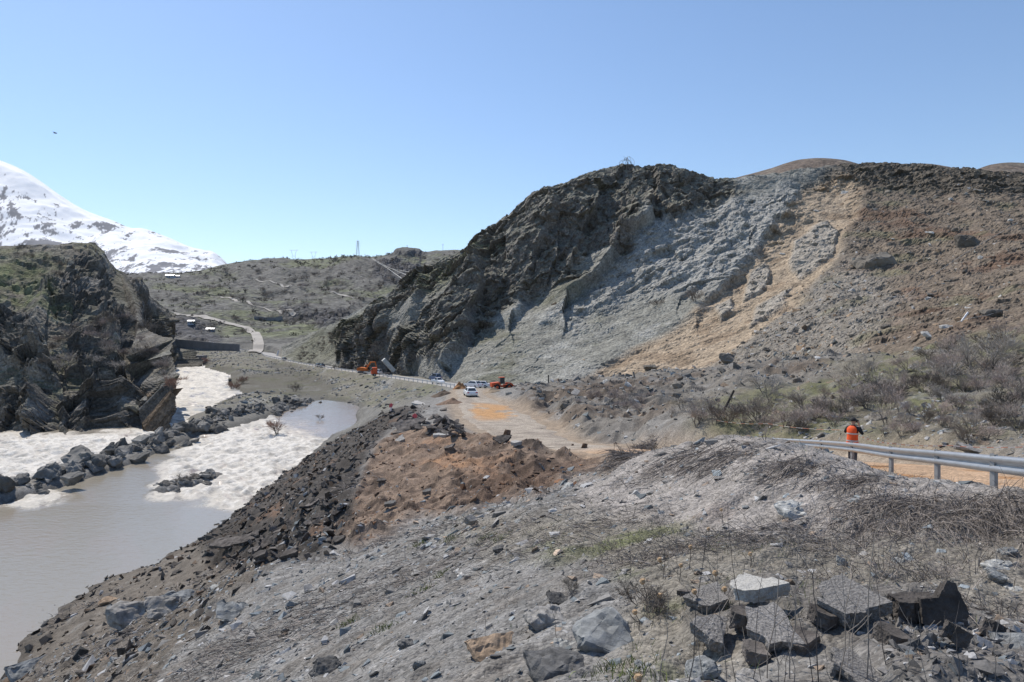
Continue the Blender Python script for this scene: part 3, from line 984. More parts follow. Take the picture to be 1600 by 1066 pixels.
ldsp = lcliff * (4.2 * facet(vertl, 12.0, 21, mask=lcliff) + 2.6 * facet(stl, 5.0, 22, mask=lcliff) + 1.5 * facet(vertl, 2.4, 23, mask=lcliff) + 0.7 * facet(stl, 1.2, 29, mask=lcliff) + 1.2 * fbm(vertl, 8, 5, 0.6, ridged=True, mask=lcliff))
ldsp += (1 - lcliff) * (2.0 * fbm(ql, 12, 6, 0.62) + 1.4 * facet(ql, 3.5, 24) * sstep(-0.3, 0.5, fbm(ql, 20, 3)))
LBUT = [([(60,420),(45,470),(30,540)], 40, 12, 5), ([(150,390),(165,440),(185,500)], 40, 12, 7), ([(215,432),(225,480),(245,540)], 24, 8, 7), ([(262,490),(270,520),(278,560)], 14, 8, 6), ([(240,460),(250,500),(262,545)], 12, 8, -5), ([(150,575),(140,640),(135,690)], 40, 14, 6), ([(198,600),(205,650),(208,690)], 24, 12, 3), ([(30,590),(20,640),(20,700)], 30, 12, 6), ([(95,600),(85,650),(80,700)], 26, 10, 5)]
for line, wl, wr, am in LBUT:
    d, s, t = polydist(lpx + lw1, lpy + lw2, line)
    prof = np.clip(1 - d / wl, 0, 1)
    ldsp += am * prof ** 1.3 - 0.3 * am
lsp_v = np.linspace(0, 1, 330)[:, None]
ui_ = np.linspace(0, len(lcols) - 1, LX.shape[1])[None]
fold = np.exp(-((ui_ - 8.0) / 1.0) ** 2)
ldir = ln * 0.9 + np.array([0.0, -0.25, 0.05])
ldir[..., 0] = np.where(fold > 0.35, np.minimum(ldir[..., 0], 0.0), ldir[..., 0])
ldir /= np.linalg.norm(ldir, axis=-1, keepdims=True)
ldsp = (ldsp - 1.5 * sstep(8.5, 10, ui_)) * (1 - 0.85 * fold) * (1 - 0.5 * sstep(12.6, 13.4, ui_))
ldsp = ldsp + sstep(8.0, 9.0, ui_) * (1.6 * fbm(vertl + 40, 9, 5, 0.65, ridged=True) + 1.2 * facet(vertl, 3.6, 33) + 0.5 * facet(vertl, 1.5, 34)) * 0.8
lk = 1 - 0.75 * sstep(0.66, 0.76, lsp_v)
L3 = LX + ldir * (ldsp * lk)[..., None]
L3[..., 2] += (1 - lk) * 1.2 * facet(ql, 5, 26, mask=1 - lk + 0 * lcliff)
lnf = normals(L3)
lnf *= np.sign((lnf * [0.5, -1, 0.6]).sum(-1))[..., None]
b1 = fbm(ql + 20, 7, 5, 0.6)
b2 = fbm(ql + 60, 24, 4, 0.6)
lc = np.empty(L3.shape)
lc[:] = (0.145, 0.132, 0.108)
lc = mixc(lc, (0.215, 0.205, 0.185), sstep(0.0, 0.6, b1))
lc = mixc(lc, (0.098, 0.09, 0.08), lcliff * 0.85)
lc = mixc(lc, (0.21, 0.203, 0.19), lcliff * sstep(0.2, 0.7, b1) * 0.7)
lc = mixc(lc, (0.16, 0.105, 0.06), pmask(lpx, lpy, [(185,612),(222,612),(225,660),(195,672)], 8, lw1, lw2) * 0.7)
lg = sstep(0.5, 0.75, lnf[..., 2]) * (1 - lcliff * 0.6)
lc = mixc(lc, (0.112, 0.118, 0.058), lg * 0.8 * sstep(-0.2, 0.5, b2 + 0.3 * b1) * 0.8)
lgr = pmask(lpx, lpy, [(-300,380),(60,380),(60,400),(130,450),(90,450),(0,430),(-300,420)], 8, lw1, lw2)
lc = mixc(lc, (0.128, 0.142, 0.06), lgr * 0.7 * sstep(-0.4, 0.3, b1))
mat_cliff = terrain_mat('cliff_rock', [0.3, 1.8], cell=1.8, bump=0.3, bump_scale=1.0, contrast=0.32)
cliff_o = sheet('river_cliff', L3, lc, mat_cliff, smooth=False)

# ------------------------------------------------------------------ far hills
FS = [(100,436),(160,432),(225,431),(278,428),(320,421),(352,415),(392,409),(410,407),(438,405),(468,408),(511,405),(552,403),(580,405),(609,400),(621,391),(636,388),(654,390),(664,394),(707,391),(740,392),(820,392),(900,392)]
fcols = []
for px, sk in FS:
    k = sstep(480, 640, np.array(px))
    base = [(px, 552, 425), (px, 536, 470), (px, 518, 540), (px, 495, 640), (px, 474, 760), (px, 455, 900), (px, 0.45 * 455 + 0.55 * sk, 1120), (px, sk, 1450 - 200 * float(k))]
    fcols.append(base + [behind(base[-1], 300, 4), behind(base[-1], 900, -120)])
FX = loft(fcols, 480, 260)
fpx, fpy = proj(FX)
qf = FX.copy()
fk = sstep(0, 0.1, np.linspace(0, 1, 260))[:, None] * (1 - 0.75 * sstep(0.68, 0.78, np.linspace(0, 1, 260)))[:, None]
hs = qf[..., 1] / 600.0
rl = hs * (7 * fbm(qf * [1, 0.5, 1], 110, 5, 0.45) + 2.2 * fbm(qf * [1, 0.6, 1] + 300, 50, 4, 0.45, ridged=True) - 1)
fcl = np.zeros(fpx.shape)
fw1 = 8 * gnoise(qf / 60)
for poly in ([(585,415),(622,405),(655,415),(660,440),(600,448),(580,440)], [(440,480),(480,478),(500,490),(490,500),(440,496)], [(490,488),(540,478),(560,500),(520,520),(495,512)], [(272,500),(310,506),(350,525),(345,540),(275,528)], [(605,400),(620,390),(655,388),(664,398)]):
    fcl = np.maximum(fcl, pmask(fpx, fpy, poly, 5, fw1, fw1 * 0.4))
rl += fcl * hs * (5 * facet(qf, 22, 31, mask=fcl) + 2.5 * facet(qf, 9, 32, mask=fcl))
F3 = FX.copy()
F3[..., 2] += rl * fk * (1 - 0.8 * sstep(560, 430, qf[..., 1]))
F3[..., 1] -= fcl * hs * 6 * fk
fnf = normals(F3)
fnf *= np.sign(fnf[..., 2:3])
f1 = fbm(qf + 10, 40, 5, 0.62)
f2 = fbm(qf + 90, 120, 4, 0.6)
f3 = fbm(qf + 150, 14, 4, 0.65)
fc = np.empty(F3.shape)
fc[:] = (0.128, 0.12, 0.095)
fc = mixc(fc, (0.135, 0.142, 0.068), sstep(-0.3, 0.35, f2 + 0.35 * f1) * sstep(0.7, 0.95, fnf[..., 2]) * 0.85)
fc = mixc(fc, (0.16, 0.15, 0.125), sstep(0.15, 0.7, f1) * 0.6)
fc = mixc(fc, (0.078, 0.072, 0.06), sstep(0.12, 0.55, f3 + 0.3 * f1) * 0.7)
fc = mixc(fc, (0.07, 0.068, 0.066), fcl * 0.85)
fc = fc * [0.94, 0.97, 1.1]  # blue cast of distance haze put into the hill colour
mat_hill = terrain_mat('hill_scrub', [0.06, 0.35], cell=0.22, bump=1.2, bump_scale=0.25, contrast=0.35)
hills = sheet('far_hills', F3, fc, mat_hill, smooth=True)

# brown hills behind the crest
BS = [(1040,300),(1100,292),(1140,281),(1200,265),(1240,252),(1280,247),(1320,251),(1360,262),(1400,263),(1440,256),(1480,261),(1510,270),(1550,258),(1590,255),(1650,262),(1750,275)]
bcols = []
for px, sk in BS:
    bcols.append([(px, 340, 560), (px, 310, 680), (px, 0.6 * sk + 0.4 * 300, 800), (px, sk, 950), behind((px, sk, 950), 120, 2), behind((px, sk, 950), 500, -90)])
BX = loft(bcols, 260, 90)
qb = BX.copy()
BX[..., 2] += (3.0 * fbm(qb, 60, 6, 0.5)) * (1 - 0.8 * sstep(0.5, 0.6, np.linspace(0, 1, 90)))[:, None]
bc = np.empty(BX.shape)
bc[:] = (0.135, 0.105, 0.082)
bc = mixc(bc, (0.165, 0.14, 0.11), sstep(0, 0.6, fbm(qb, 40, 4)))
brown = sheet('brown_hills', BX, bc, mat_hill, smooth=True)

# snow mountain
SS = [(-160,203),(-60,236),(0,256),(33,270),(60,287),(84,304),(114,324),(142,339),(177,351),(203,362),(225,364),(261,377),(296,392),(320,398),(334,401),(352,416),(372,440),(420,470)]
scols = []
for px, sk in SS:
    scols.append([(px, 470, 3400), (px, max(sk + 12, 440), 3700), (px, 0.35 * sk + 0.65 * max(sk + 8, 440), 4200), (px, 0.7 * sk + 0.3 * max(sk + 5, 440), 4800), (px, sk, 5400), behind((px, sk, 5400), 500, -20), behind((px, sk, 5400), 2000, -900)])
SX = loft(scols, 360, 200)
qs = SX.copy()
spx, spy = proj(SX)
sk_ = 1 - 0.85 * sstep(0.6, 0.68, np.linspace(0, 1, 200))[:, None]
SX[..., 2] += (22 * fbm(qs * [1.0, 0.4, 0.4] , 420, 5, 0.45, ridged=True) + 16 * fbm(qs, 300, 4, 0.4)) * sk_
sn = normals(SX)
sn *= np.sign(sn[..., 2:3])
s1 = fbm(qs * [1, 0.5, 0.5] + 40, 160, 5, 0.68)
s2 = fbm(qs + 140, 600, 4, 0.6)
s3 = fbm(np.stack([qs[..., 0] + qs[..., 2] * 0.9, qs[..., 1] * 0.2, qs[..., 2] * 0.25], -1), 110, 5, 0.85)
skyl = np.interp(spx, [a for a, b in SS], [b for a, b in SS])
hf = np.clip((440 - spy) / (440 - np.minimum(skyl, 430)), 0, 1)
bfield = s3 * 0.8 + 0.2 * s2 + 0.95 * (0.5 - hf) + 0.35 * s1
patch = pmask(spx, spy, [(55,330),(75,328),(110,350),(125,375),(100,380),(70,365)], 7, 6 * s1, 6 * s1)
patch2 = pmask(spx, spy, [(-100,350),(20,360),(75,380),(60,400),(-100,400)], 9, 8 * s1, 5 * s1)
bare = sstep(0.16, 0.34, bfield + 0.42 * np.maximum(patch, patch2))
sc_ = np.empty(SX.shape)
sc_[:] = (0.86, 0.87, 0.89)
sc_ = mixc(sc_, (0.115, 0.115, 0.13), bare * 0.93)
mat_snow = terrain_mat('snow_slope', [0.01], bump=2.0, bump_scale=0.03, contrast=0.06)
snow = sheet('snow_mountain', SX, sc_, mat_snow, smooth=True)

bpy.context.view_layer.update()
TERR = [ground, mountain, cliff_o, hills, brown]
_bvh = {}
def bvh(o):
    if o.name not in _bvh:
        _bvh[o.name] = BVHTree.FromObject(o, bpy.context.evaluated_depsgraph_get())
    return _bvh[o.name]

def hit(px, py, objs=None):
    """first ground point seen along the line of sight through (px, py) and its normal"""
    dv = Vector(((px - 800) / F, 1.0, (HZ - py) / F)).normalized()
    best = None
    for o in (objs or TERR):
        loc, nr, fi, dist = bvh(o).ray_cast(Vector((0, 0, 0)), dv)
        if loc is not None and (best is None or loc.y < best[0].y):
            if nr.z < 0: nr = -nr
            best = (loc.copy(), nr.copy())
    return best

def drop(x, y, objs=None):
    best = None
    for o in (objs or TERR):
        loc, nr, fi, dist = bvh(o).ray_cast(Vector((x, y, 900)), Vector((0, 0, -1)))
        if loc is not None and (best is None or loc.z > best.z):
            best = loc.copy()
    return best
# ------------------------------------------------------------------ stones: shared shapes
def rock_bm(seed, size, npts=13, sub=0, rough=0.0):
    r = np.random.default_rng(seed)
    pts = r.uniform(-1, 1, (npts, 3))
    pts /= np.maximum(np.abs(pts).max(1, keepdims=True), 1e-3)
    pts *= r.uniform(0.72, 1.0, (npts, 1))
    pts *= np.array(size) * 0.5
    bm = bmesh.new()
    vs_ = [bm.verts.new(p) for p in pts]
    res = bmesh.ops.convex_hull(bm, input=vs_)
    junk = list(set([e for e in res['geom_interior'] + res['geom_unused'] if isinstance(e, bmesh.types.BMVert)]))
    if junk: bmesh.ops.delete(bm, geom=junk, context='VERTS')
    if sub:
        bmesh.ops.bevel(bm, geom=list(bm.edges), offset=0.035 * max(size), segments=1, affect='EDGES', clamp_overlap=True)
        bmesh.ops.triangulate(bm, faces=bm.faces)
        for _ in range(sub):
            bmesh.ops.subdivide_edges(bm, edges=[e_ for e_ in bm.edges if e_.calc_length() > 0.09 * max(size)], cuts=1)
            bmesh.ops.triangulate(bm, faces=bm.faces)
        bm.normal_update()
        co = np.array([v.co for v in bm.verts])
        nn = np.array([v.normal for v in bm.verts])
        s = max(size)
        dsp_ = rough * s * (facet(co + seed * 7.7, 0.34 * s, seed) + 0.5 * fbm(co + seed * 3.1, 0.2 * s, 3, 0.6))
        for v, dd in zip(bm.verts, dsp_):
            v.co += v.normal * float(dd)
    bmesh.ops.triangulate(bm, faces=bm.faces)
    bmesh.ops.recalc_face_normals(bm, faces=bm.faces)
    return bm

def bm_arrays(bm):
    bm.verts.index_update()
    V = np.array([v.co[:] for v in bm.verts])
    T = np.array([[v.index for v in f.verts] for f in bm.faces])
    bm.free()
    return V, T

def bm_mesh(name, bm, mat):
    me = bpy.data.meshes.new(name)
    bm.to_mesh(me)
    bm.free()
    me.materials.append(mat)
    return me

LOW = [bm_arrays(rock_bm(100 + k, (1, 0.75, [0.22, 0.34, 0.5, 0.28, 0.6, 0.18][k % 6]), 9)) for k in range(10)]

def rand_rot(n, tilt=0.35):
    a = rng.uniform(0, 2 * np.pi, n)
    b_ = rng.normal(0, tilt, n)
    c_ = rng.normal(0, tilt, n)
    ca_, sa_, cb, sb, cc, sc2 = np.cos(a), np.sin(a), np.cos(b_), np.sin(b_), np.cos(c_), np.sin(c_)
    R = np.empty((n, 3, 3))
    R[:, 0, 0] = cc * ca_ ; R[:, 0, 1] = -cc * sa_ ; R[:, 0, 2] = sc2
    R[:, 1, 0] = cb * sa_ + sb * sc2 * ca_ ; R[:, 1, 1] = cb * ca_ - sb * sc2 * sa_ ; R[:, 1, 2] = -sb * cc
    R[:, 2, 0] = sb * sa_ - cb * sc2 * ca_ ; R[:, 2, 1] = sb * ca_ + cb * sc2 * sa_ ; R[:, 2, 2] = cb * cc
    return R

def frames(nrm):
    """rotation that lays stones on the slope"""
    z = nrm / np.linalg.norm(nrm, axis=1, keepdims=True)
    x = np.cross(np.tile([0, 1.0, 0], (len(z), 1)), z)
    x /= np.linalg.norm(x, axis=1, keepdims=True) + 1e-9
    y = np.cross(z, x)
    return np.stack([x, y, z], -1)

def scatter_stones(name, pos, nrm, size, col, mat, sink=0.18, tilt=0.3, label=None, cat=None):
    n = len(pos)
    R = frames(nrm) @ rand_rot(n, tilt)
    which = rng.integers(0, len(LOW), n)
    Vs, Ts, Cs, off = [], [], [], 0
    for k, (V, T) in enumerate(LOW):
        s = np.where(which == k)[0]
        if not len(s): continue
        W = np.einsum('nij,vj->nvi', R[s], V) * size[s][:, None, None]
        W += (pos[s] + nrm[s] * (size[s] * (0.5 * 0.3 - sink))[:, None])[:, None]
        Vs.append(W.reshape(-1, 3))
        Ts.append((T[None] + (np.arange(len(s)) * len(V))[:, None, None] + off).reshape(-1, 3))
        Cs.append(np.repeat(col[s], len(V), 0))
        off += len(s) * len(V)
    me = fast_mesh(name, np.concatenate(Vs), np.concatenate(Ts), np.concatenate(Cs), False)
    me.materials.append(mat)
    o = link(bpy.data.objects.new(name, me))
    return tag(o, label, cat, None, 'stuff')

def sample(X3, NN, weight, n):
    du = np.linalg.norm(np.gradient(X3, axis=1), axis=-1)
    dv = np.linalg.norm(np.gradient(X3, axis=0), axis=-1)
    w = (np.clip(weight, 0, None) * du * dv)[1:-1, 1:-1].ravel()
    idx = rng.choice(len(w), n, p=w / w.sum())
    r, c = np.unravel_index(idx, (X3.shape[0] - 2, X3.shape[1] - 2))
    r += 1
    c += 1
    a, b_ = rng.uniform(-0.5, 0.5, n)[:, None], rng.uniform(-0.5, 0.5, n)[:, None]
    p = X3[r, c] + a * (X3[r + 1, c] - X3[r - 1, c]) * 0.5 + b_ * (X3[r, c + 1] - X3[r, c - 1]) * 0.5
    return p, NN[r, c], r, c

def stone_cols(n, base=(0.19, 0.187, 0.18), pale=0.12, blue=0.25, brown=0.1):
    c = np.tile(np.array(base), (n, 1)) * rng.lognormal(0, 0.28, (n, 1))
    t = rng.uniform(0, 1, n)
    c[t < blue] *= (0.84, 0.97, 1.07)
    k = (t > blue) & (t < blue + brown)
    c[k] *= (1.15, 0.93, 0.75)
    k = t > 1 - pale
    c[k] = c[k] * 0.3 + 0.30
    return c

mat_stone = terrain_mat('loose_stone', [3.0, 25.0], bump=0.006, bump_scale=30.0, contrast=0.25)
mat_brock = terrain_mat('debris_stone', [0.5, 4.0], bump=0.05, bump_scale=4.0, contrast=0.25)
ok_near = (GY > 4) * (GY < 46) * (1 - np.clip(wroad * 1.4, 0, 1)) * (GZf > -24.2)
w = ok_near * (1 - 0.75 * m_dirt) * (1 - 0.45 * m_mound) * (1 - 0.45 * m_green) * (0.25 + sstep(-0.5, 0.8, ns)) * np.clip(9.0 / np.maximum(GY, 4), 0.12, 1.6) ** 1.2
p_, n_, r_, c_ = sample(G3, GN, w, 24000)
sz = np.clip(rng.lognormal(np.log(0.062), 0.62, len(p_)) * np.clip(p_[:, 1] / 11, 0.75, 2.6), 0.03, 0.6)
scatter_stones('gravel', p_, n_, sz, stone_cols(len(p_), (0.23, 0.222, 0.21)), mat_stone, label='loose grey gravel strewn over the foreground scree slope')
p_, n_, r_, c_ = sample(G3, GN, w, 2600)
sz = np.clip(rng.lognormal(np.log(0.15), 0.35, len(p_)) * np.clip(p_[:, 1] / 11, 0.7, 2.0), 0.08, 0.6)
scatter_stones('scree_stones', p_, n_, sz, stone_cols(len(p_), (0.23, 0.222, 0.21), 0.16, 0.3, 0.1), mat_stone, tilt=0.22, sink=0.12, label='fist-sized and larger stones strewn over the scree slope')
# chunks in the rubble slope and the lower bank
w = (m_rub * 1.0 + 0.45 * m_bank) * (GY < 120) * (GZf > wlevel(GY) - 0.2)
p_, n_, r_, c_ = sample(G3, GN, w, 5200)
sz = np.clip(rng.lognormal(np.log(0.42), 0.5, len(p_)), 0.12, 1.2)
scatter_stones('rubble', p_, n_, sz, stone_cols(len(p_), (0.085, 0.076, 0.068), 0.06, 0.1, 0.2), mat_stone, tilt=0.6, label='dark broken rubble covering the collapsed river bank')
w = m_dirt * (1 - wroad) * (GY < 70)
p_, n_, r_, c_ = sample(G3, GN, w, 2200)
sz = np.clip(rng.lognormal(np.log(0.17), 0.55, len(p_)), 0.06, 0.8)
cc = stone_cols(len(p_), (0.15, 0.10, 0.07), 0.06, 0.0, 0.2)
scatter_stones('dirt_clods', p_, n_, sz, cc, mat_stone, label='brown clods and stones littering the dirt fill')
# debris field at the foot of the slide, brush slope
w = (m_deb * (GY < 175) * (GY > 45) + 0.35 * m_right) * (1 - np.clip(1.5 * wroad, 0, 1)) * np.clip(70 / np.maximum(GY, 20), 0.2, 1.5)
p_, n_, r_, c_ = sample(G3, GN, w, 9000)
sz = np.clip(rng.lognormal(np.log(0.42), 0.6, len(p_)) * np.clip(p_[:, 1] / 80, 0.6, 1.6), 0.12, 3.0)
scatter_stones('debris', p_, n_, sz, stone_cols(len(p_), (0.185, 0.175, 0.16), 0.1, 0.15, 0.2), mat_brock, tilt=0.5, label='broken rock debris at the foot of the landslide')
MN = mnf
w = right_m * (0.35 + low) * (mpy > 270) + 0.10 * tan + 0.04 * scree * (mpx > 700)
p_, n_, r_, c_ = sample(M3, MN, w, 10000)
sz = np.clip(rng.lognormal(np.log(0.58), 0.55, len(p_)), 0.25, 3.0)
scatter_stones('slide_rocks', p_, n_, sz, stone_cols(len(p_), (0.22, 0.195, 0.16), 0.12, 0.1, 0.3), mat_brock, tilt=0.5, label='fallen rocks spread over the landslide slope')
# embankment gravel / riprap below the road
w = m_emb * (GZf > wlevel(GY)) * (1 - wroad) * (0.12 + sstep(0.1, 0.5, n3)) * (GY > 150)
p_, n_, r_, c_ = sample(G3, GN, w, 4500)
sz = np.clip(rng.lognormal(np.log(0.75), 0.45, len(p_)), 0.4, 2.6)
scatter_stones('embankment_stones', p_, n_, sz, stone_cols(len(p_), (0.19, 0.187, 0.178), 0.15, 0.2, 0.05), mat_brock, tilt=0.4, label='stones on the road embankment above the river')

# ------------------------------------------------------------------ single boulders
def stone_mat(name, col, rand=0.2, scale=3.0, bump=0.02):
    return solid(name, col, 0.92, 0, 0.5, scale, bump * 2.2, rand, 0.2)

M_BLUE = stone_mat('slate_blue', (0.215, 0.222, 0.22), 0.15, 6.0, 0.01)
M_DARK = stone_mat('rock_dark', (0.105, 0.103, 0.1), 0.2, 6.0, 0.012)
M_PALE = stone_mat('rock_pale', (0.36, 0.36, 0.34), 0.12, 7.0, 0.01)
M_GREY = stone_mat('rock_grey', (0.225, 0.215, 0.20), 0.3, 6.0, 0.012)
M_TAN = stone_mat('rock_tan', (0.27, 0.20, 0.14), 0.1, 5.0, 0.012)
M_BIG = stone_mat('rock_slide', (0.16, 0.145, 0.125), 0.25, 0.6, 0.12)
M_WHITE = stone_mat('rock_white', (0.42, 0.41, 0.385), 0.1, 1.0, 0.08)
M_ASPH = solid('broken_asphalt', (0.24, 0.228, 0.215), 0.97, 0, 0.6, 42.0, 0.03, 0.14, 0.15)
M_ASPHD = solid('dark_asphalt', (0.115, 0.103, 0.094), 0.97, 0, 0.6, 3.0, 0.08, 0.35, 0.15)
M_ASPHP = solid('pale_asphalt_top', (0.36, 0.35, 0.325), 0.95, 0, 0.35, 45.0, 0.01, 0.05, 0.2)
M_CLOD = stone_mat('soil_clod', (0.17, 0.115, 0.082), 0.15, 3.0, 0.05)
M_CONC = solid('concrete', (0.36, 0.35, 0.33), 0.9, 0, 0.2, 1.0, 0.02)

PROTO = {}
def proto(kind, k, mat):
    key = (kind, k, mat.name)
    if key not in PROTO:
        size = {'slab': (1, 0.68, 0.26), 'block': (1, 0.8, 0.62), 'boulder': (1, 0.85, 0.75), 'flat': (1, 0.7, 0.16)}[kind]
        PROTO[key] = bm_mesh(kind + '_stone', rock_bm(500 + 13 * k + len(kind), size, 16, 3, 0.055), mat)
    return PROTO[key]

def put_stone(name, label, loc, size, kind='block', k=0, mat=None, rot=(0, 0, 0), sink=0.3, group=None, cat='stone', stretch=(1, 1, 1)):
    o = bpy.data.objects.new(name, proto(kind, k, mat or M_GREY))
    zk = {'slab': 0.13, 'block': 0.31, 'boulder': 0.37, 'flat': 0.08}[kind]
    o.location = (loc[0], loc[1], loc[2] + size * zk * (1 - 2 * sink))
    o.rotation_euler = rot
    o.scale = (size * stretch[0], size * stretch[1], size * stretch[2])
    link(o)
    return tag(o, label, cat, group)

def at_px(px, py, objs=None):
    h = hit(px, py, objs)
    return h if h else (Vector(P(px, py, 60)), Vector((0, 0, 1)))

FG = [ # px, py of the foot, width in px, kind, proto, material, rotation, label
 (962,1000,118,'slab',1,M_BLUE,(0.30,0.16,-0.25),'large blue-grey slate slab with a shadowed front, left of the broken asphalt'),
 (886,1010,52,'flat',2,M_PALE,(0.5,0.0,0.7),'pale flat stone just left of the large slate slab'),
 (858,1056,82,'block',3,M_DARK,(0.2,0.2,0.5),'dark blue-grey block cut by the bottom edge of the picture'),
 (853,974,52,'block',4,M_GREY,(0.3,0.0,0.2),'rounded grey stone with a dark underside uphill of the slate slab'),
 (873,938,38,'slab',5,M_DARK,(0.4,0.1,0.5),'dark narrow stone above the rounded grey stone'),
 (1104,1054,50,'block',6,M_BLUE,(0.1,0.2,0.3),'pale blue angular stone at the bottom edge, beneath the asphalt pieces'),
 (1002,1038,24,'flat',1,M_BLUE,(0.2,0,0.4),'small flat bluish stone below the large slate slab'),
 (990,1050,26,'slab',2,M_PALE,(0.1,0,0.2),'small whitish stone in the grass below the slate slab'),
 (1575,866,24,'boulder',1,M_BLUE,(0,0,0.3),'rounded blue stone high at the right edge'),
 (1555,906,30,'block',5,M_BLUE,(0.3,0.2,0.9),'upright blue stone below the white rocks at the right edge'),
 (1565,890,46,'slab',6,M_PALE,(0.1,0,0.2),'whitish long rock between the two blue stones at right'),
 (1590,922,26,'flat',3,M_PALE,(0,0,0.1),'flat whitish stone at the far right edge'),
 (1404,880,18,'block',2,M_PALE,(0,0,0.5),'small bright white stone in the dry grass above the asphalt pieces'),
 (1590,1012,60,'slab',4,M_BLUE,(0.2,0,-0.4),'long grey-blue stone at the right end of the clod heap'),
 (285,942,48,'slab',3,M_BLUE,(0.5,0,0.8),'dark bluish wedge-shaped boulder on the lower river bank'),
 (198,978,50,'boulder',4,M_GREY,(0.1,0,0.3),'big rounded grey boulder on the lower river bank'),
 (172,938,34,'slab',2,M_TAN,(0.2,0,0.3),'tan-topped flat stone at the edge of the bank above the pool'),
 (186,956,34,'slab',5,M_BLUE,(0.3,0,0.5),'small blue-grey slab next to the tan-topped stone'),
 (255,962,50,'block',1,M_GREY,(0.3,0,0.4),'broad grey block right of the big rounded boulder'),
 (40,1054,46,'slab',4,M_BLUE,(0.6,0.1,0.8),'leaning slate slab in the bottom left corner by the water'),
 (370,960,60,'flat',5,M_BLUE,(0.4,0.2,0.6),'bluish bedrock slab breaking through the scree at left'),
 (1246,802,62,'flat',6,M_PALE,(0.35,0.1,0.5),'pale smooth slab set in the face of the gravel mound'),
 (513,1048,40,'block',2,M_DARK,(0.3,0,0.6),'dark stone at the bottom edge of the scree, left of centre'),
 (634,1010,22,'block',4,M_DARK,(0.1,0,0.2),'small black angular stone alone on the scree'),
 (770,1022,70,'flat',4,M_TAN,(0.45,0.1,0.4),'long flat stone with a tan stripe in the middle of the scree'),
 (780,862,18,'block',5,M_DARK,(0,0,0.2),'small dark stone near the top of the scree slope'),
 (712,902,44,'flat',2,M_GREY,(0.3,0.1,0.5),'thin grey slab lying along the slope in mid scree'),
 (1180,1062,60,'flat',1,M_GREY,(0.1,0,0.2),'flat grey stone on the bottom edge beneath the cracked slab'),
]
for px, py, wpx, kind, k, mat, rot, label in FG:
    loc, nr = at_px(px, py)
    put_stone('stone' if wpx < 40 else 'boulder', label, loc, 1.28 * wpx / F * loc.y, kind, k, mat, rot, 0.36, cat='stone' if wpx < 40 else 'boulder')
w = ok_near * (GY < 34) * (1 - m_dirt) * (1 - m_rub) * (1 - 0.5 * m_mound) * np.clip(9.0 / np.maximum(GY, 4), 0.2, 1.4)
p_, n_, r_, c_ = sample(G3, GN, w, 150)
for i in range(150):
    d = p_[i, 1]
    s = float(np.clip(rng.lognormal(np.log(14), 0.4), 8, 30)) / F * d
    put_stone('stone', 'angular grey stone lying loose on the foreground scree', p_[i], s, ['slab', 'block', 'slab', 'flat'][i % 4], i % 6, [M_GREY, M_GREY, M_DARK, M_BLUE, M_GREY, M_PALE][(i * 7) % 6],
              (rng.normal(0.1, 0.25), rng.normal(0.1, 0.25), rng.uniform(0, 6.28)), 0.34, group='loose stones on the foreground scree')

# riprap along the mid-river bar
def along(pts, n, jit):
    pts = np.array([p[:3] for p in pts])
    L = np.concatenate([[0], np.cumsum(np.linalg.norm(np.diff(pts[:, :2], axis=0), axis=1))])
    t = rng.uniform(0, L[-1], n)
    x = np.interp(t, L, pts[:, 0]) + rng.normal(0, jit, n)
    y = np.interp(t, L, pts[:, 1]) + rng.normal(0, jit, n)
    return x, y
M_RIP = stone_mat('riprap_slate', (0.185, 0.178, 0.165), 0.45, 0.9, 0.08)
x, y = along(BARS[0][0][1:] + [P(430, 640, 178), P(490, 624, 200)], 285, 2.3)
for i in range(285):
    z = max(gheight(x[i], y[i]), float(wlevel(y[i])) - 0.5)
    s = float(np.clip(rng.lognormal(np.log(2.0), 0.4), 0.9, 3.8)) * (1.0 if y[i] < 150 else 0.75)
    put_stone('riprap_boulder', 'angular slate boulder on the ' + ('left end of the bar beside the pool' if y[i] < 103 else 'middle of the bar between the two river channels' if y[i] < 138 else 'upstream end of the bar by the gravel flat'), (x[i], y[i], z + 0.3 * rng.uniform(0, 1)), s, ['slab', 'block', 'slab', 'block', 'boulder'][i % 5], i % 7, M_RIP,
              (rng.normal(0.25, 0.3), rng.normal(0.3, 0.3), rng.normal(-0.6, 0.5)), 0.25, 'riprap boulders, ' + ('left end of bar' if y[i] < 103 else 'middle of bar' if y[i] < 138 else 'upstream end of bar'), 'boulder')
for px, py, wpx, k, lab in ((122, 738, 58, 1, 'largest humped slate boulder on the river bar'), (88, 750, 36, 3, 'pyramid-shaped boulder at the left part of the river bar'), (114, 762, 34, 5, 'flat wedge boulder at the pool edge below the humped boulder')):
    d = 24 * F / (py - HZ) * 0.985
    put_stone('riprap_boulder', lab, P(px, py, d) + [0, 0, 0.6], wpx / F * d, 'block', k, M_RIP, (0.2, 0.25, -0.4), 0.2, cat='boulder')
x, y = along(BARS[1][0], 46, 1.5)
for i in range(46):
    put_stone('islet_boulder', 'dark slate boulder on the small islet at the foot of the rapids', (x[i], y[i], max(gheight(x[i], y[i]), -23.9)), float(rng.uniform(0.9, 2.4)), ['slab', 'flat', 'slab'][i % 3], i % 7, M_RIP,
              (rng.normal(0.2, 0.2), rng.normal(0.3, 0.2), rng.normal(-0.5, 0.3)), 0.15, 'boulders on the small islet', 'boulder')
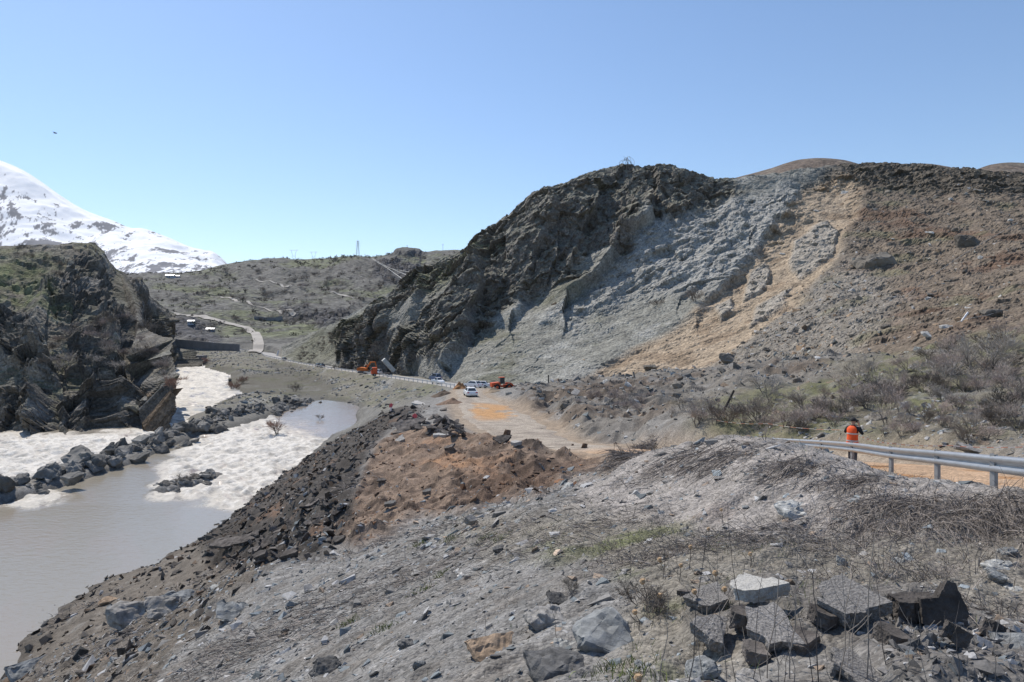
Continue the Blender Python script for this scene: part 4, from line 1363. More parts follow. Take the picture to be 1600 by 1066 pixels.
# big blocks of the landslide
SLD = [ # px, py foot, width px, kind, k, mat, label
 (1366,416,66,'boulder',1,M_BIG,'largest dark boulder with pale bands in the middle of the landslide'),
 (1510,384,40,'boulder',2,M_BIG,'tan and grey boulder on the upper landslide near the right edge'),
 (1546,494,34,'block',3,M_BIG,'dark boulder beside the loose cable at the right of the landslide'),
 (1140,565,32,'boulder',4,M_BIG,'rounded brown boulder on the toe of the landslide'),
 (1016,578,22,'boulder',5,M_BIG,'dark rounded boulder at the foot of the tan scarp'),
 (1276,330,12,'slab',1,M_WHITE,'small white block high on the tan scarp'),
 (1320,302,12,'block',2,M_WHITE,'pinkish white block at the head of the tan scarp'),
 (1222,398,9,'block',3,M_WHITE,'white block in the middle of the tan scarp'),
 (1396,374,12,'flat',3,M_WHITE,'flat white block above the largest dark boulder'),
 (1454,364,15,'slab',4,M_WHITE,'long white block right of the dark scarp'),
 (1528,298,14,'flat',5,M_WHITE,'slanting white slab below the crest road'),
 (1540,314,15,'flat',2,M_WHITE,'white slab on the upper slope near the right edge'),
 (1481,512,24,'slab',6,M_WHITE,'long pale slab low on the landslide above the brush'),
 (1450,524,26,'slab',1,M_WHITE,'pale slab left of the long pale slab above the brush'),
 (948,597,12,'block',6,M_WHITE,'bright white rock on the debris beside the dirt track'),
 (1582,533,16,'slab',2,M_WHITE,'tall pale slab standing among bushes at the right edge'),
 (1490,585,22,'block',3,M_BIG,'grey boulder under the twin-stemmed bush'),
 (1372,656,30,'block',2,M_BIG,'grey boulder with a flat lit top just behind the person'),
 (1330,632,26,'slab',3,M_BIG,'flat-topped rock in the brush above the person'),
 (1520,706,60,'slab',5,M_GREY,'grey-green rock slab behind the guardrail near the right edge'),
 (886,636,22,'block',4,M_BIG,'dark block on the debris right of the dirt track'),
 (1060,604,30,'boulder',6,M_BIG,'dark boulder in the middle of the debris field'),
 (1100,640,10,'flat',4,M_WHITE,'small white slab in the brush left of the leaning pole'),
 (905,665,14,'flat',4,M_WHITE,'white plank-like stone lying on the debris slope'),
]
for px, py, wpx, kind, k, mat, label in SLD:
    loc, nr = at_px(px, py)
    put_stone('boulder' if mat is M_BIG else 'rock_block', label, loc, wpx / F * loc.y, kind, k, mat, (rng.normal(0.2, 0.15), rng.normal(0.1, 0.15), rng.uniform(-0.5, 0.5)), 0.42, cat='boulder')
w = right_m * (mpy > 300) * (mpx < 1600)
p_, n_, r_, c_ = sample(M3, MN, w, 90)
for i in range(90):
    put_stone('slide_boulder', 'medium grey boulder scattered over the landslide slope', p_[i], float(np.clip(rng.lognormal(np.log(1.6), 0.35), 0.9, 3.5)), ['block', 'slab', 'boulder'][i % 3], i % 6, [M_BIG, M_BIG, M_WHITE, M_GREY][i % 4],
              (rng.normal(0.2, 0.3), rng.normal(0, 0.3), rng.uniform(0, 6)), 0.4, 'medium boulders on the landslide slope', 'boulder')
# clods and concrete left on the dirt fill
for px, py, wpx, lab in ((791, 682, 15, 'round brown earth clod standing on the rim of the dirt fill'), (912, 702, 13, 'larger of the two dark earth clods beside the tan track'), (894, 698, 6, 'small dark earth clod left of the larger one by the tan track')):
    loc, nr = at_px(px, py)
    put_stone('earth_clod', lab, loc, wpx / F * loc.y, 'boulder', 3, M_CLOD, (0.1, 0.2, 0.5), 0.08, cat='clod', stretch=(1, 1, 1.1))

# ------------------------------------------------------------------ asphalt slabs
def slab_thing(name, label, loc, w, dpt, th, rot, mat, seed, cat='asphalt slab', group=None, n=9, outline=None):
    r = np.random.default_rng(seed)
    an = np.sort(r.uniform(0, 2 * np.pi, n) * 0.35 + np.arange(n) * 2 * np.pi / n * 0.65 + r.uniform(0, 0.3, n))
    rad = r.uniform(0.78, 1.05, n)
    bm = bmesh.new()
    sx = np.sign(np.cos(an)) * np.abs(np.cos(an)) ** 0.75
    sy = np.sign(np.sin(an)) * np.abs(np.sin(an)) ** 0.75
    if outline: vs_ = [bm.verts.new((x_ * w, y_ * dpt, th / 2)) for x_, y_ in outline]
    else: vs_ = [bm.verts.new((sx[i] * rad[i] * w / 2, sy[i] * rad[i] * dpt / 2, th / 2)) for i in range(n)]
    f = bm.faces.new(vs_)
    ext = bmesh.ops.extrude_face_region(bm, geom=[f])
    for v in [e for e in ext['geom'] if isinstance(e, bmesh.types.BMVert)]:
        v.co.z -= th * r.uniform(0.8, 1.25)
        v.co.x *= r.uniform(0.86, 1.04)
        v.co.y *= r.uniform(0.86, 1.04)
    bmesh.ops.triangulate(bm, faces=bm.faces)
    for _ in range(3):
        bmesh.ops.subdivide_edges(bm, edges=[e for e in bm.edges if e.calc_length() > 0.045 * max(w, 0.5)], cuts=1)
        bmesh.ops.triangulate(bm, faces=bm.faces)
    bmesh.ops.recalc_face_normals(bm, faces=bm.faces)
    bm.normal_update()
    co = np.array([v.co for v in bm.verts])
    nz = np.array([abs(v.normal.z) for v in bm.verts])
    s = max(w, 0.3)
    dd = (0.03 * s * facet(co + seed, 0.2 * s, seed) + 0.010 * s * facet(co + seed, 0.08 * s, seed + 1) + 0.022 * s * fbm(co + seed, 0.12 * s, 3, 0.6)) * np.where(nz > 0.85, 0.4, 1.0)
    for v, q_ in zip(bm.verts, dd):
        v.co += v.normal * float(q_)
    me = bm_mesh(name, bm, mat)
    o = bpy.data.objects.new(name, me)
    o.location = tuple(loc)
    o.rotation_euler = rot
    link(o)
    return tag(o, label, cat, group)

AS = [ # px, py centre, width px, depth m, thickness m, rot, material, lift, label
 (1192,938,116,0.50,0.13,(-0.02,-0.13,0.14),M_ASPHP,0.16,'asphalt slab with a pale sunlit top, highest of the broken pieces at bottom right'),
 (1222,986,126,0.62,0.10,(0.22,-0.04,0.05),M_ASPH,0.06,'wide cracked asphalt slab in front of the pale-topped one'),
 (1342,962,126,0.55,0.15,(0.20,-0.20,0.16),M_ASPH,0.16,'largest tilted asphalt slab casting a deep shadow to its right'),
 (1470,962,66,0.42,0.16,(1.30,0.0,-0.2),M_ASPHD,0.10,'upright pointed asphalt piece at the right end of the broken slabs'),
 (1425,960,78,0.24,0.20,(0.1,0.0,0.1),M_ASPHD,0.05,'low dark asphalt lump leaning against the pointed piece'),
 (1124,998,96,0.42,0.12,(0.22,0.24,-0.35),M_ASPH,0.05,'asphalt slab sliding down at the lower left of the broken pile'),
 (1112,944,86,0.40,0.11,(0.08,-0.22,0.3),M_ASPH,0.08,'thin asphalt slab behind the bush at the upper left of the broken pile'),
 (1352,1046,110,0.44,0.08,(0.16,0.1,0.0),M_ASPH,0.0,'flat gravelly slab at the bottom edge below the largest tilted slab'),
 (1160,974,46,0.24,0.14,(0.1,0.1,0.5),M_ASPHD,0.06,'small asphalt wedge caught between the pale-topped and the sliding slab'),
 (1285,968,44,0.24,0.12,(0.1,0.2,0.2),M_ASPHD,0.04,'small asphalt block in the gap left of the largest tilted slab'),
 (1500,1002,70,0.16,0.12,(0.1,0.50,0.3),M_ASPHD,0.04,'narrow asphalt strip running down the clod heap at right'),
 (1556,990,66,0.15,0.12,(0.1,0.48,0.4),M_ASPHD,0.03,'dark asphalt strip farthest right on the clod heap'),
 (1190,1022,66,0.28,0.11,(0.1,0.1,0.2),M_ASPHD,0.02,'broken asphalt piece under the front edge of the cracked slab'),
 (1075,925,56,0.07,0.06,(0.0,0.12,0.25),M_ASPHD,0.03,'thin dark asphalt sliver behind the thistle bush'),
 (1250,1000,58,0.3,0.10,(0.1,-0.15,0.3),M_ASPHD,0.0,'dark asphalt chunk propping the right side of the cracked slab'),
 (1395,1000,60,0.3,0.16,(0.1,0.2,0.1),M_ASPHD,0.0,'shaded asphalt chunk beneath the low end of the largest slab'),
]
for i, (px, py, wpx, dp, th, rot, mat, up_, label) in enumerate(AS):
    loc, nr = at_px(px, py + 8, [ground])
    w_ = wpx / F * loc.y
    slab_thing('asphalt_slab', label, (loc.x, loc.y, loc.z + th * 0.3 + up_), w_, dp, th, rot, mat, 40 + i, outline=[(-.5, -.4), (.45, -.45), (.5, -.1), (.3, .45), (.12, .5), (-.1, .15), (-.48, .1)] if 'pointed' in label and 'upright' in label else None)
# heap of clods beside the slabs
pp = []
for i in range(420):
    px = rng.uniform(1380, 1600)
    py = 955 + (px - 1380) * 0.16 + abs(rng.normal(0, 52))
    if py < 1070:
        h = hit(px, py, [ground])
        if h: pp.append((h[0], h[1]))
pos = np.array([a[:] for a, b_ in pp])
nr_ = np.array([b_[:] for a, b_ in pp])
scatter_stones('asphalt_crumbs', pos, nr_, np.clip(rng.lognormal(np.log(0.05), 0.6, len(pos)), 0.02, 0.2), stone_cols(len(pos), (0.13, 0.125, 0.12), 0.06, 0.1, 0.0), mat_stone, tilt=0.7, label='crumbled asphalt and gravel beside the broken slabs')
RS = [(362,852,64,'largest tilted asphalt plate low on the dark rubble slope'),(388,846,46,'brown-edged asphalt plate right of the largest one on the rubble slope'),(398,866,26,'small upright asphalt plate beneath the brown-edged one'),(424,846,60,'long dark plate running up the rubble slope'),(408,876,30,'square dark block at the foot of the rubble slope'),
      (455,874,34,'brownish slab at the lower right end of the rubble slope'),(640,666,60,'long dark plate lying across the broken road edge'),(660,668,40,'curled asphalt plate on the broken road edge'),(690,672,44,'black asphalt sheet beside the white concrete strip'),(628,690,30,'grey flat slab at the upper edge of the brown dirt'),(785,690,36,'dark slab half buried in front of the round clod'),
      (735,826,24,'pale grey slab at the front edge of the brown dirt'),(610,795,22,'pale flat slab lying on the brown dirt'),(668,775,18,'small grey slab on the orange dirt')]
for i, (px, py, wpx, label) in enumerate(RS):
    loc, nr = at_px(px, py, [ground])
    w_ = wpx / F * loc.y
    slab_thing('asphalt_plate', label, (loc.x, loc.y, loc.z + 0.25), w_, w_ * rng.uniform(0.4, 0.6), 0.22, (rng.normal(0.35, 0.15), rng.normal(-0.3, 0.15), rng.normal(0.4, 0.3)), M_ASPHD if 'grey' not in label and 'pale' not in label else M_GREY, 90 + i)
for i in range(60):
    px, py = rng.uniform(600, 720), 0
    py = 648 + (px - 600) * 0.22 + rng.normal(0, 9)
    loc, nr = at_px(px, py, [ground])
    slab_thing('asphalt_fragment', 'small black asphalt fragment in the heap along the broken road edge', (loc.x, loc.y, loc.z + 0.15), rng.uniform(0.7, 2.0), rng.uniform(0.5, 1.1), 0.18, (rng.normal(0.3, 0.3), rng.normal(0, 0.4), rng.uniform(0, 6)), M_ASPHD, 140 + i % 7, group='asphalt fragments along the broken road edge') if i < 7 else None
_fr = [o for o in COL.objects if o.name.startswith('asphalt_fragment')]
for i in range(55):
    px = rng.uniform(590, 725)
    py = 645 + (px - 590) * 0.24 + rng.normal(0, 9)
    loc, nr = at_px(px, py, [ground])
    o = _fr[i % len(_fr)].copy()
    COL.objects.link(o)
    o.location = (loc.x, loc.y, loc.z + 0.15)
    o.rotation_euler = (rng.normal(0.3, 0.3), rng.normal(0, 0.4), rng.uniform(0, 6))
for i in range(90):
    t = rng.uniform(0, 1)
    px, py = 420 + 150 * t + rng.normal(0, 30), 860 - 150 * t + rng.normal(0, 20)
    loc, nr = at_px(px, py, [ground])
    o = _fr[i % len(_fr)].copy()
    COL.objects.link(o)
    o.location = (loc.x, loc.y, loc.z + 0.1)
    o.scale = [float(rng.uniform(0.3, 0.8))] * 3
    o.rotation_euler = (rng.normal(0.4, 0.4), rng.normal(0, 0.5), rng.uniform(0, 6))
    o['label'] = 'dark chunk of broken asphalt on the collapsed slope above the pool'
    o['group'] = 'asphalt chunks on the collapsed slope'
for px, py, wpx, dp, label in ((660, 632, 34, 4.5, 'white concrete apron exposed at the broken road edge'), (692, 684, 44, 1.0, 'long white concrete kerb strip lying on the brown dirt'), (808, 697, 22, 1.0, 'flat grey concrete piece near the round clod')):
    loc, nr = at_px(px, py, [ground])
    slab_thing('concrete_slab', label, (loc.x, loc.y, loc.z + 0.2), wpx / F * loc.y, dp, 0.25, (0.05, 0.03, 0.1), M_CONC, 200 + px, 'concrete slab')
# ------------------------------------------------------------------ dry grass and stalks
def strands(base, tip_dir, length, bend, width, col, segs=3):
    """flat curved blades; arrays of n blades"""
    n = len(base)
    V = np.empty((n, (segs + 1) * 2, 3))
    side = np.cross(tip_dir, rng.normal(size=(n, 3)))
    side /= np.linalg.norm(side, axis=1, keepdims=True) + 1e-9
    for s in range(segs + 1):
        t = s / segs
        c = base + tip_dir * (length * t)[:, None] + bend * ((length * t * t)[:, None])
        wd = width * (1 - 0.75 * t)
        V[:, 2 * s] = c - side * wd[:, None]
        V[:, 2 * s + 1] = c + side * wd[:, None]
    q_ = []
    for s in range(segs):
        q_.append([2 * s, 2 * s + 1, 2 * s + 3, 2 * s + 2])
    q_ = np.array(q_)
    Q = (q_[None] + (np.arange(n) * (segs + 1) * 2)[:, None, None]).reshape(-1, 4)
    C = np.repeat(col, (segs + 1) * 2, 0)
    return V.reshape(-1, 3), Q, C

def straw(name, pieces, label):
    Vs, Qs, Cs, off = [], [], [], 0
    for V, Q, C in pieces:
        Vs.append(V); Qs.append(Q + off); Cs.append(C); off += len(V)
    me = fast_mesh(name, np.concatenate(Vs), np.concatenate(Qs), np.concatenate(Cs))
    me.materials.append(mat_straw)
    o = link(bpy.data.objects.new(name, me))
    return tag(o, label, 'grass', None, 'stuff')

mat_straw = terrain_mat('dry_straw', [4.0], bump=0.0, contrast=0.3)

def clump(px, py, n, rx, ry, length, lean, up=0.25, col=(0.215, 0.188, 0.168), wid=0.0042):
    """n blades rooted in a patch, leaning along `lean` (down the slope)"""
    h = hit(px, py, [ground])
    if not h: return None
    c, nr = h
    xs = c.x + rng.normal(0, rx, n)
    ys = c.y + rng.normal(0, ry, n)
    zs = np.array([gheight(a, b_) for a, b_ in zip(xs, ys)])
    d = np.stack([lean[0] + rng.normal(0, 0.35, n), lean[1] + rng.normal(0, 0.35, n), up + rng.normal(0, 0.16, n)], -1)
    # follow the slope of the ground
    gx = np.array([gheight(a + 0.3 * v[0], b_ + 0.3 * v[1]) for a, b_, v in zip(xs, ys, d)]) - zs
    d[:, 2] += gx / 0.3 * 0.8
    d /= np.linalg.norm(d, axis=1, keepdims=True)
    L = length * rng.uniform(0.5, 1.2, n)
    bend = np.stack([rng.normal(0, 0.15, n), rng.normal(0, 0.15, n), -0.25 - 0.2 * rng.uniform(0, 1, n)], -1)
    cl = np.array(col) * rng.lognormal(0, 0.3, (n, 1))
    return strands(np.stack([xs, ys, zs + 0.01], -1), d, L, bend, np.full(n, wid * max(1.0, c.y / 9)), cl)

CL = []
def mats(spec):
    for s in spec:
        r = clump(*s)
        if r: CL.append(r)
DL = (-0.7, 0.25)
mats([(640,905,600,2.6,2.0,0.55,DL,0.15),(560,930,380,2.0,1.6,0.5,DL,0.15),(700,880,420,2.2,1.8,0.5,DL,0.15),(380,1010,800,2.2,2.0,0.7,DL,0.15),(320,1040,650,2.0,1.8,0.7,DL,0.15),(450,985,350,1.9,1.6,0.6,DL,0.15),
      (330,900,260,1.8,1.2,0.7,DL,0.2),(200,1000,260,2.2,1.5,0.8,DL,0.2),(130,1010,260,2.4,1.5,0.8,DL,0.25),(260,955,220,2.2,1.5,0.8,DL,0.25),(110,960,160,2.0,1.5,0.8,DL,0.3),(540,765,150,0.9,0.8,1.0,DL,0.3),
      (1450,795,900,0.9,0.45,0.75,(-0.45,-0.75),0.3),(1520,805,900,0.8,0.45,0.75,(-0.35,-0.75),0.3),(1580,815,600,0.6,0.45,0.75,(-0.3,-0.75),0.3),(1380,785,500,0.5,0.4,0.7,(-0.6,-0.6),0.3),(1340,755,350,0.4,0.4,0.7,(-0.7,-0.5),0.3),
      (1240,725,450,0.35,0.5,0.8,(-0.7,-0.5),0.2),(1130,715,450,0.5,0.7,0.8,(-0.8,-0.4),0.2),(1060,720,350,0.6,0.7,0.8,(-0.8,-0.3),0.2),(1010,700,300,0.5,0.6,0.9,(-0.7,-0.2),0.4),(980,715,300,0.4,0.6,0.8,(-0.7,-0.2),0.5),
      (1200,840,500,0.9,0.5,0.6,(-0.6,-0.3),0.2),(1100,850,300,0.7,0.5,0.5,(-0.5,-0.2),0.3),(1010,870,300,0.6,0.5,0.45,(-0.3,-0.2),0.4),(1300,860,350,0.7,0.4,0.5,(-0.4,-0.2),0.3),(1480,880,300,0.7,0.4,0.45,(-0.2,-0.3),0.4),
      (1380,900,260,0.6,0.3,0.4,(-0.2,-0.2),0.5),(860,850,260,1.0,0.7,0.4,DL,0.4),(780,840,200,1.0,0.7,0.4,DL,0.4),(960,820,250,0.9,0.6,0.45,DL,0.4),(1560,960,350,0.6,0.3,0.35,(-0.2,-0.3),0.3),(600,850,180,1.2,0.6,0.5,DL,0.4),(690,825,160,1.0,0.6,0.5,DL,0.4)])
# thin scatter of short dry blades
w = ok_near * (GY < 30) * (m_green * 1.2 + m_mound * 0.5 + 0.30) * np.clip(8.0 / np.maximum(GY, 4), 0.15, 1.2)
p_, n_, r_, c_ = sample(G3, GN, w, 9000)
dd = np.stack([rng.normal(-0.2, 0.5, 9000), rng.normal(0, 0.4, 9000), rng.uniform(0.15, 1.0, 9000)], -1)
dd /= np.linalg.norm(dd, axis=1, keepdims=True)
CL.append(strands(p_, dd, rng.uniform(0.06, 0.3, 9000), np.stack([rng.normal(0, .2, 9000), rng.normal(0, .2, 9000), rng.uniform(-0.5, 0, 9000)], -1), 0.0022 * np.clip(p_[:, 1] / 7, 1, 4), np.array((0.215, 0.192, 0.165)) * rng.lognormal(0, 0.3, (9000, 1)), 2))
straw('dry_grass', CL, 'dead grey grass and twigs matted over the foreground slope')
# green tufts
w = ok_near * (GY < 30) * m_green * sstep(0.1, 0.7, n1 + 0.5 * n2) * np.clip(8.0 / np.maximum(GY, 4), 0.15, 1.2) + ok_near * 0.012
p_, n_, r_, c_ = sample(G3, GN, w, 5000)
dd = np.stack([rng.normal(0, 0.4, 5000), rng.normal(0, 0.4, 5000), rng.uniform(0.5, 1.0, 5000)], -1)
dd /= np.linalg.norm(dd, axis=1, keepdims=True)
gr = [strands(p_, dd, rng.uniform(0.03, 0.11, 5000), np.zeros((5000, 3)), 0.003 * np.clip(p_[:, 1] / 7, 1, 4), np.array((0.10, 0.125, 0.04)) * rng.lognormal(0, 0.3, (5000, 1)), 2)]
for (px, py) in ((700,846),(760,842),(660,925),(690,900),(545,975),(600,984),(655,852),(780,845),(955,1050),(1000,1060)):
    r = clump(px, py, 90, 0.14, 0.14, 0.14, (0, 0), 1.0, (0.115, 0.14, 0.04), 0.004)
    if r: gr.append(r)
straw('green_grass', gr, 'short green spring grass between the stones')

# single dry stalks standing in the foreground
M_STALK = solid('dry_stalk', (0.23, 0.205, 0.18), 0.9, 0, 0.3, 20.0)
M_STALKD = solid('dark_stalk', (0.10, 0.085, 0.075), 0.9, 0, 0.3, 20.0)
M_HEAD = solid('thistle_head', (0.42, 0.29, 0.17), 0.9, 0, 0.3, 30.0)
def stalk_bm(seed, h, branches, mat):
    r = random.Random(seed)
    m = MB()
    pts = [(0, 0, -0.05)]
    x = y = 0.0
    for k in range(1, 7):
        x += r.uniform(-0.03, 0.03) * h
        y += r.uniform(-0.03, 0.03) * h
        pts.append((x, y, h * k / 6))
    m.tube(pts, [0.0045 * (1 - 0.09 * k) for k in range(7)], 4)
    for b_ in range(branches):
        k = r.randint(2, 5)
        a = r.uniform(0, 6.28)
        l = h * r.uniform(0.12, 0.3)
        p = Vector(pts[k])
        m.tube([p, p + Vector((math.cos(a) * l * 0.5, math.sin(a) * l * 0.5, l * 0.6)), p + Vector((math.cos(a) * l * 0.8, math.sin(a) * l * 0.8, l * 1.1))], [0.003, 0.0025, 0.0018], 3)
    o = m.build('dry_stalk', mat)
    me = o.data
    COL.objects.unlink(o)
    bpy.data.objects.remove(o)
    return me
stalks = [stalk_bm(i, 1.0, [0, 2, 3, 1, 4][i % 5], M_STALK if i % 3 else M_STALKD) for i in range(8)]
ST = [(1155,975,190),(1200,1060,240),(1235,1060,230),(1280,1066,210),(1310,1066,200),(1355,1066,270),(1270,1066,160),(1135,1066,200),(1175,1066,180),(1240,1066,120),(1415,1050,90),(1500,1066,100),(1555,1066,110),(1030,1066,150),(1075,1066,230),(1330,1066,140),(1385,1040,150),(1300,1066,100),(1215,1066,150),(1150,1066,120),
      (1120,920,90),(1160,905,80),(1040,905,110),(1060,905,100),(985,900,90),(940,890,70),(1290,880,80),(1400,900,90),(1450,1066,110),(1100,1066,130),(1600,1066,90),(870,1000,80),(760,1000,60),(1260,905,60),(1340,890,70),(1480,905,60),(1190,1066,90),(1365,1066,120),(1225,1066,95),(1320,1060,95)]
for i, (px, py, hp) in enumerate(ST):
    loc, nr = at_px(px, py, [ground])
    o = bpy.data.objects.new('dry_stalk', stalks[i % 8])
    o.location = loc
    o.rotation_euler = (rng.normal(0, 0.12), rng.normal(0, 0.14), rng.uniform(0, 6.28))
    s = hp / F * loc.y
    o.scale = (s ** 0.5, s ** 0.5, s)
    link(o)
    tag(o, 'thin leafless dry stalk standing in the foreground grass', 'stalk', 'dry stalks in the foreground')

def head_bm(m, c, r):
    """bristly flower head: a cup with a ring of bracts"""
    c = Vector(c)
    n = 9
    rings = [(-0.9, 0.25), (-0.5, 0.8), (0.0, 1.0), (0.5, 0.8), (0.8, 0.55)]
    V = [c + Vector((r * q_ * math.cos(6.283 * j / n), r * q_ * math.sin(6.283 * j / n), r * z)) for z, q_ in rings for j in range(n)]
    Fc = [(k * n + j, k * n + (j + 1) % n, (k + 1) * n + (j + 1) % n, (k + 1) * n + j) for k in range(4) for j in range(n)] + [tuple(range(n)), tuple(range(4 * n, 5 * n))]
    m.add(V, Fc)
    for j in range(14):
        a = 6.283 * j / 14
        z = 0.3 + 0.5 * ((j * 7) % 5) / 5
        d = Vector((math.cos(a), math.sin(a), 0.5 + z)).normalized()
        s_ = Vector((-math.sin(a), math.cos(a), 0))
        p = c + d * r * 0.7
        m.add([p - s_ * r * 0.12, p + s_ * r * 0.12, p + d * r * 0.95], [(0, 1, 2)])
TH = [(1004,912,'highest'),(1018,932,'middle'),(993,958,'lowest'),(1047,936,'rightmost')]
TS = [ # head px, py, foot px, foot py, label
 (1004,909,1010,955,'dry thistle whose tan head stands above the dark bush'),(1031,931,1022,960,'dry thistle with its head in the middle of the dark bush'),(992,957,998,985,'dry thistle with its head on the lower left of the dark bush'),
 (1031,875,1036,905,'dry thistle farthest back, left one of the pair behind the dark bush'),(1079,855,1076,890,'dry thistle with the highest head, behind the dark bush'),(1064,884,1060,910,'dry thistle just right of the dead white stems'),
 (1118,896,1116,925,'dry thistle right of the dark bush in the open grass'),(1132,921,1130,948,'dry thistle at the upper edge of the broken asphalt'),(1085,925,1090,950,'dry thistle left of the broken asphalt'),(1097,988,1100,1010,'dry thistle in front of the sliding asphalt slab'),
 (1107,827,1106,850,'dry thistle on the lower gravel mound'),(1127,797,1128,818,'small dry thistle highest on the gravel mound'),(997,1060,998,1072,'dry thistle head at the bottom edge below the slate slab'),(1172,866,1172,886,'small dry thistle above the pale-topped slab')]
for i, (hx, hy, fx, fy, label) in enumerate(TS):
    loc, nr = at_px(fx, fy, [ground])
    top_ = Vector(P(hx, hy, loc.y)) - loc
    t = thing('thistle', label, 'thistle', loc)
    m = MB()
    m.tube([(0, 0, -0.05), (top_.x * 0.3 + 0.02, 0, top_.z * 0.5), (top_.x, 0, top_.z)], [0.006, 0.005, 0.004], 5)
    for s_ in (-1, 1):
        p = Vector((top_.x * 0.3, 0, top_.z * 0.45))
        m.tube([p, p + Vector((0.06 * s_, 0.02, 0.05)), p + Vector((0.1 * s_, 0.03, 0.12))], [0.004, 0.003, 0.002], 4)
    m.build('stem', M_STALKD, t)
    m = MB()
    head_bm(m, (top_.x, 0, top_.z), 0.030 if i % 3 else 0.036)
    m.build('flower_head', M_HEAD, t)

# ------------------------------------------------------------------ bare shrubs and trees
def shrub_arrays(seed, h, spread, stems, depth=4, twig=0.012):
    r = np.random.default_rng(seed)
    trunk, twigs = [], []
    def grow(p, d, L, rad, lev):
        q_ = p + d * L
        mid = p + d * L * 0.5 + r.normal(0, 0.05 * L, 3)
        (trunk if lev < 2 else twigs).append((p, mid, q_, rad, rad * 0.62))
        if lev >= depth: return
        n = r.integers(2, 5) if lev else r.integers(3, 5)
        for k in range(n):
            nd = d + r.normal(0, 0.48, 3) * [1, 1, 0.7] + np.array([0, 0, 0.12])
            nd /= np.linalg.norm(nd)
            st_ = q_ if k == 0 else p + (q_ - p) * r.uniform(0.45, 1.0)
            grow(st_, nd, L * r.uniform(0.55, 0.85), rad * 0.58, lev + 1)
    for s in range(stems):
        a = r.uniform(0, 6.283)
        d = np.array([math.cos(a) * spread, math.sin(a) * spread, 1.0])
        d /= np.linalg.norm(d)
        base = np.array([math.cos(a), math.sin(a), 0]) * 0.06 * h * r.uniform(0, 1) * (stems > 1)
        grow(base - [0, 0, 0.1], d, h * r.uniform(0.26, 0.36), 0.022 * h / math.sqrt(stems) + twig * 0.3, 0)
    def mesh_of(segs, n):
        V, Q, off = [], [], 0
        for (a, m_, b_, r0, r1) in segs:
            t = b_ - a
            t = t / (np.linalg.norm(t) + 1e-9)
            u = np.cross(t, [0.3, 0.9, 0.2])
            u /= np.linalg.norm(u) + 1e-9
            w_ = np.cross(t, u)
            pts = (a, m_, b_)
            rr = (r0, (r0 + r1) / 2, r1)
            for pp_, q_ in zip(pts, rr):
                for j in range(n):
                    an = 6.283 * j / n
                    V.append(pp_ + (u * math.cos(an) + w_ * math.sin(an)) * max(q_, twig))
            for k in range(2):
                for j in range(n):
                    Q.append([off + k * n + j, off + k * n + (j + 1) % n, off + (k + 1) * n + (j + 1) % n, off + (k + 1) * n + j])
            off += 3 * n
        return np.array(V), np.array(Q)
    return mesh_of(trunk, 5), mesh_of(twigs, 3)

M_BARK = solid('bark_grey', (0.14, 0.122, 0.108), 0.95, 0, 0.3, 5.0)
TW = {'grey': solid('twigs_grey', (0.34, 0.30, 0.265), 0.95, 0, 0.25, 3.0, 0, 0.25), 'red': solid('twigs_red', (0.29, 0.17, 0.125), 0.95, 0, 0.25, 3.0, 0, 0.2), 'purple': solid('twigs_purple', (0.33, 0.27, 0.24), 0.95, 0, 0.25, 3.0, 0, 0.25), 'dark': solid('twigs_dark', (0.17, 0.145, 0.12), 0.95, 0, 0.25, 3.0, 0, 0.2)}
SHR = {}
def shrub_meshes(kind, k):
    if (kind, k) in SHR: return SHR[(kind, k)]
    spec = {'grey': (1.0, 0.55, 6, 4, 0.0024), 'purple': (1.0, 0.5, 7, 4, 0.0024), 'red': (1.0, 0.32, 11, 3, 0.004), 'dark': (1.0, 0.8, 8, 4, 0.0034), 'tree': (1.0, 0.35, 2, 5, 0.0024)}[kind]
    (tv, tq), (cv_, cq) = shrub_arrays(900 + k + len(kind) * 17, *spec)
    a = fast_mesh('trunk', tv, tq); a.materials.append(M_BARK)
    c = fast_mesh('crown', cv_, cq); c.materials.append(TW['grey' if kind == 'tree' else kind])
    SHR[(kind, k)] = (a, c)
    return a, c

def put_shrub(kind, k, loc, h, label, group=None, cat='shrub', rz=0.0, name='bare_shrub', wide=1.0, tilt=0.0):
    a, c = shrub_meshes(kind, k)
    t = thing(name, label, cat, loc, rz, group)
    t.scale = (h * wide, h * wide, h)
    t.rotation_euler = (0, tilt, rz)
    link(bpy.data.objects.new('stems' if cat == 'shrub' else 'trunk', a), t)
    link(bpy.data.objects.new('twigs' if cat == 'shrub' else 'crown', c), t)
    return t

def shrub_px(kind, k, px, py, hp, label, group=None, cat='shrub', wide=1.0, name='bare_shrub', objs=None, tilt=0.0):
    h = hit(px, py, objs)
    if not h: return
    return put_shrub(kind, k, h[0], hp / F * h[0].y / 1.05, label, group, cat, float(rng.uniform(0, 6.28)), name, wide, tilt)

def in_poly(px, py, poly):
    ins = False
    for k in range(len(poly)):
        x0, y0 = poly[k]
        x1, y1 = poly[(k + 1) % len(poly)]
        if (y0 > py) != (y1 > py) and px < (x1 - x0) * (py - y0) / (y1 - y0) + x0: ins = not ins
    return ins

def rand_in(poly, n):
    xs = [p[0] for p in poly]
    ys = [p[1] for p in poly]
    out = []
    while len(out) < n:
        a, b_ = rng.uniform(min(xs), max(xs)), rng.uniform(min(ys), max(ys))
        if in_poly(a, b_, poly): out.append((a, b_))
    return out

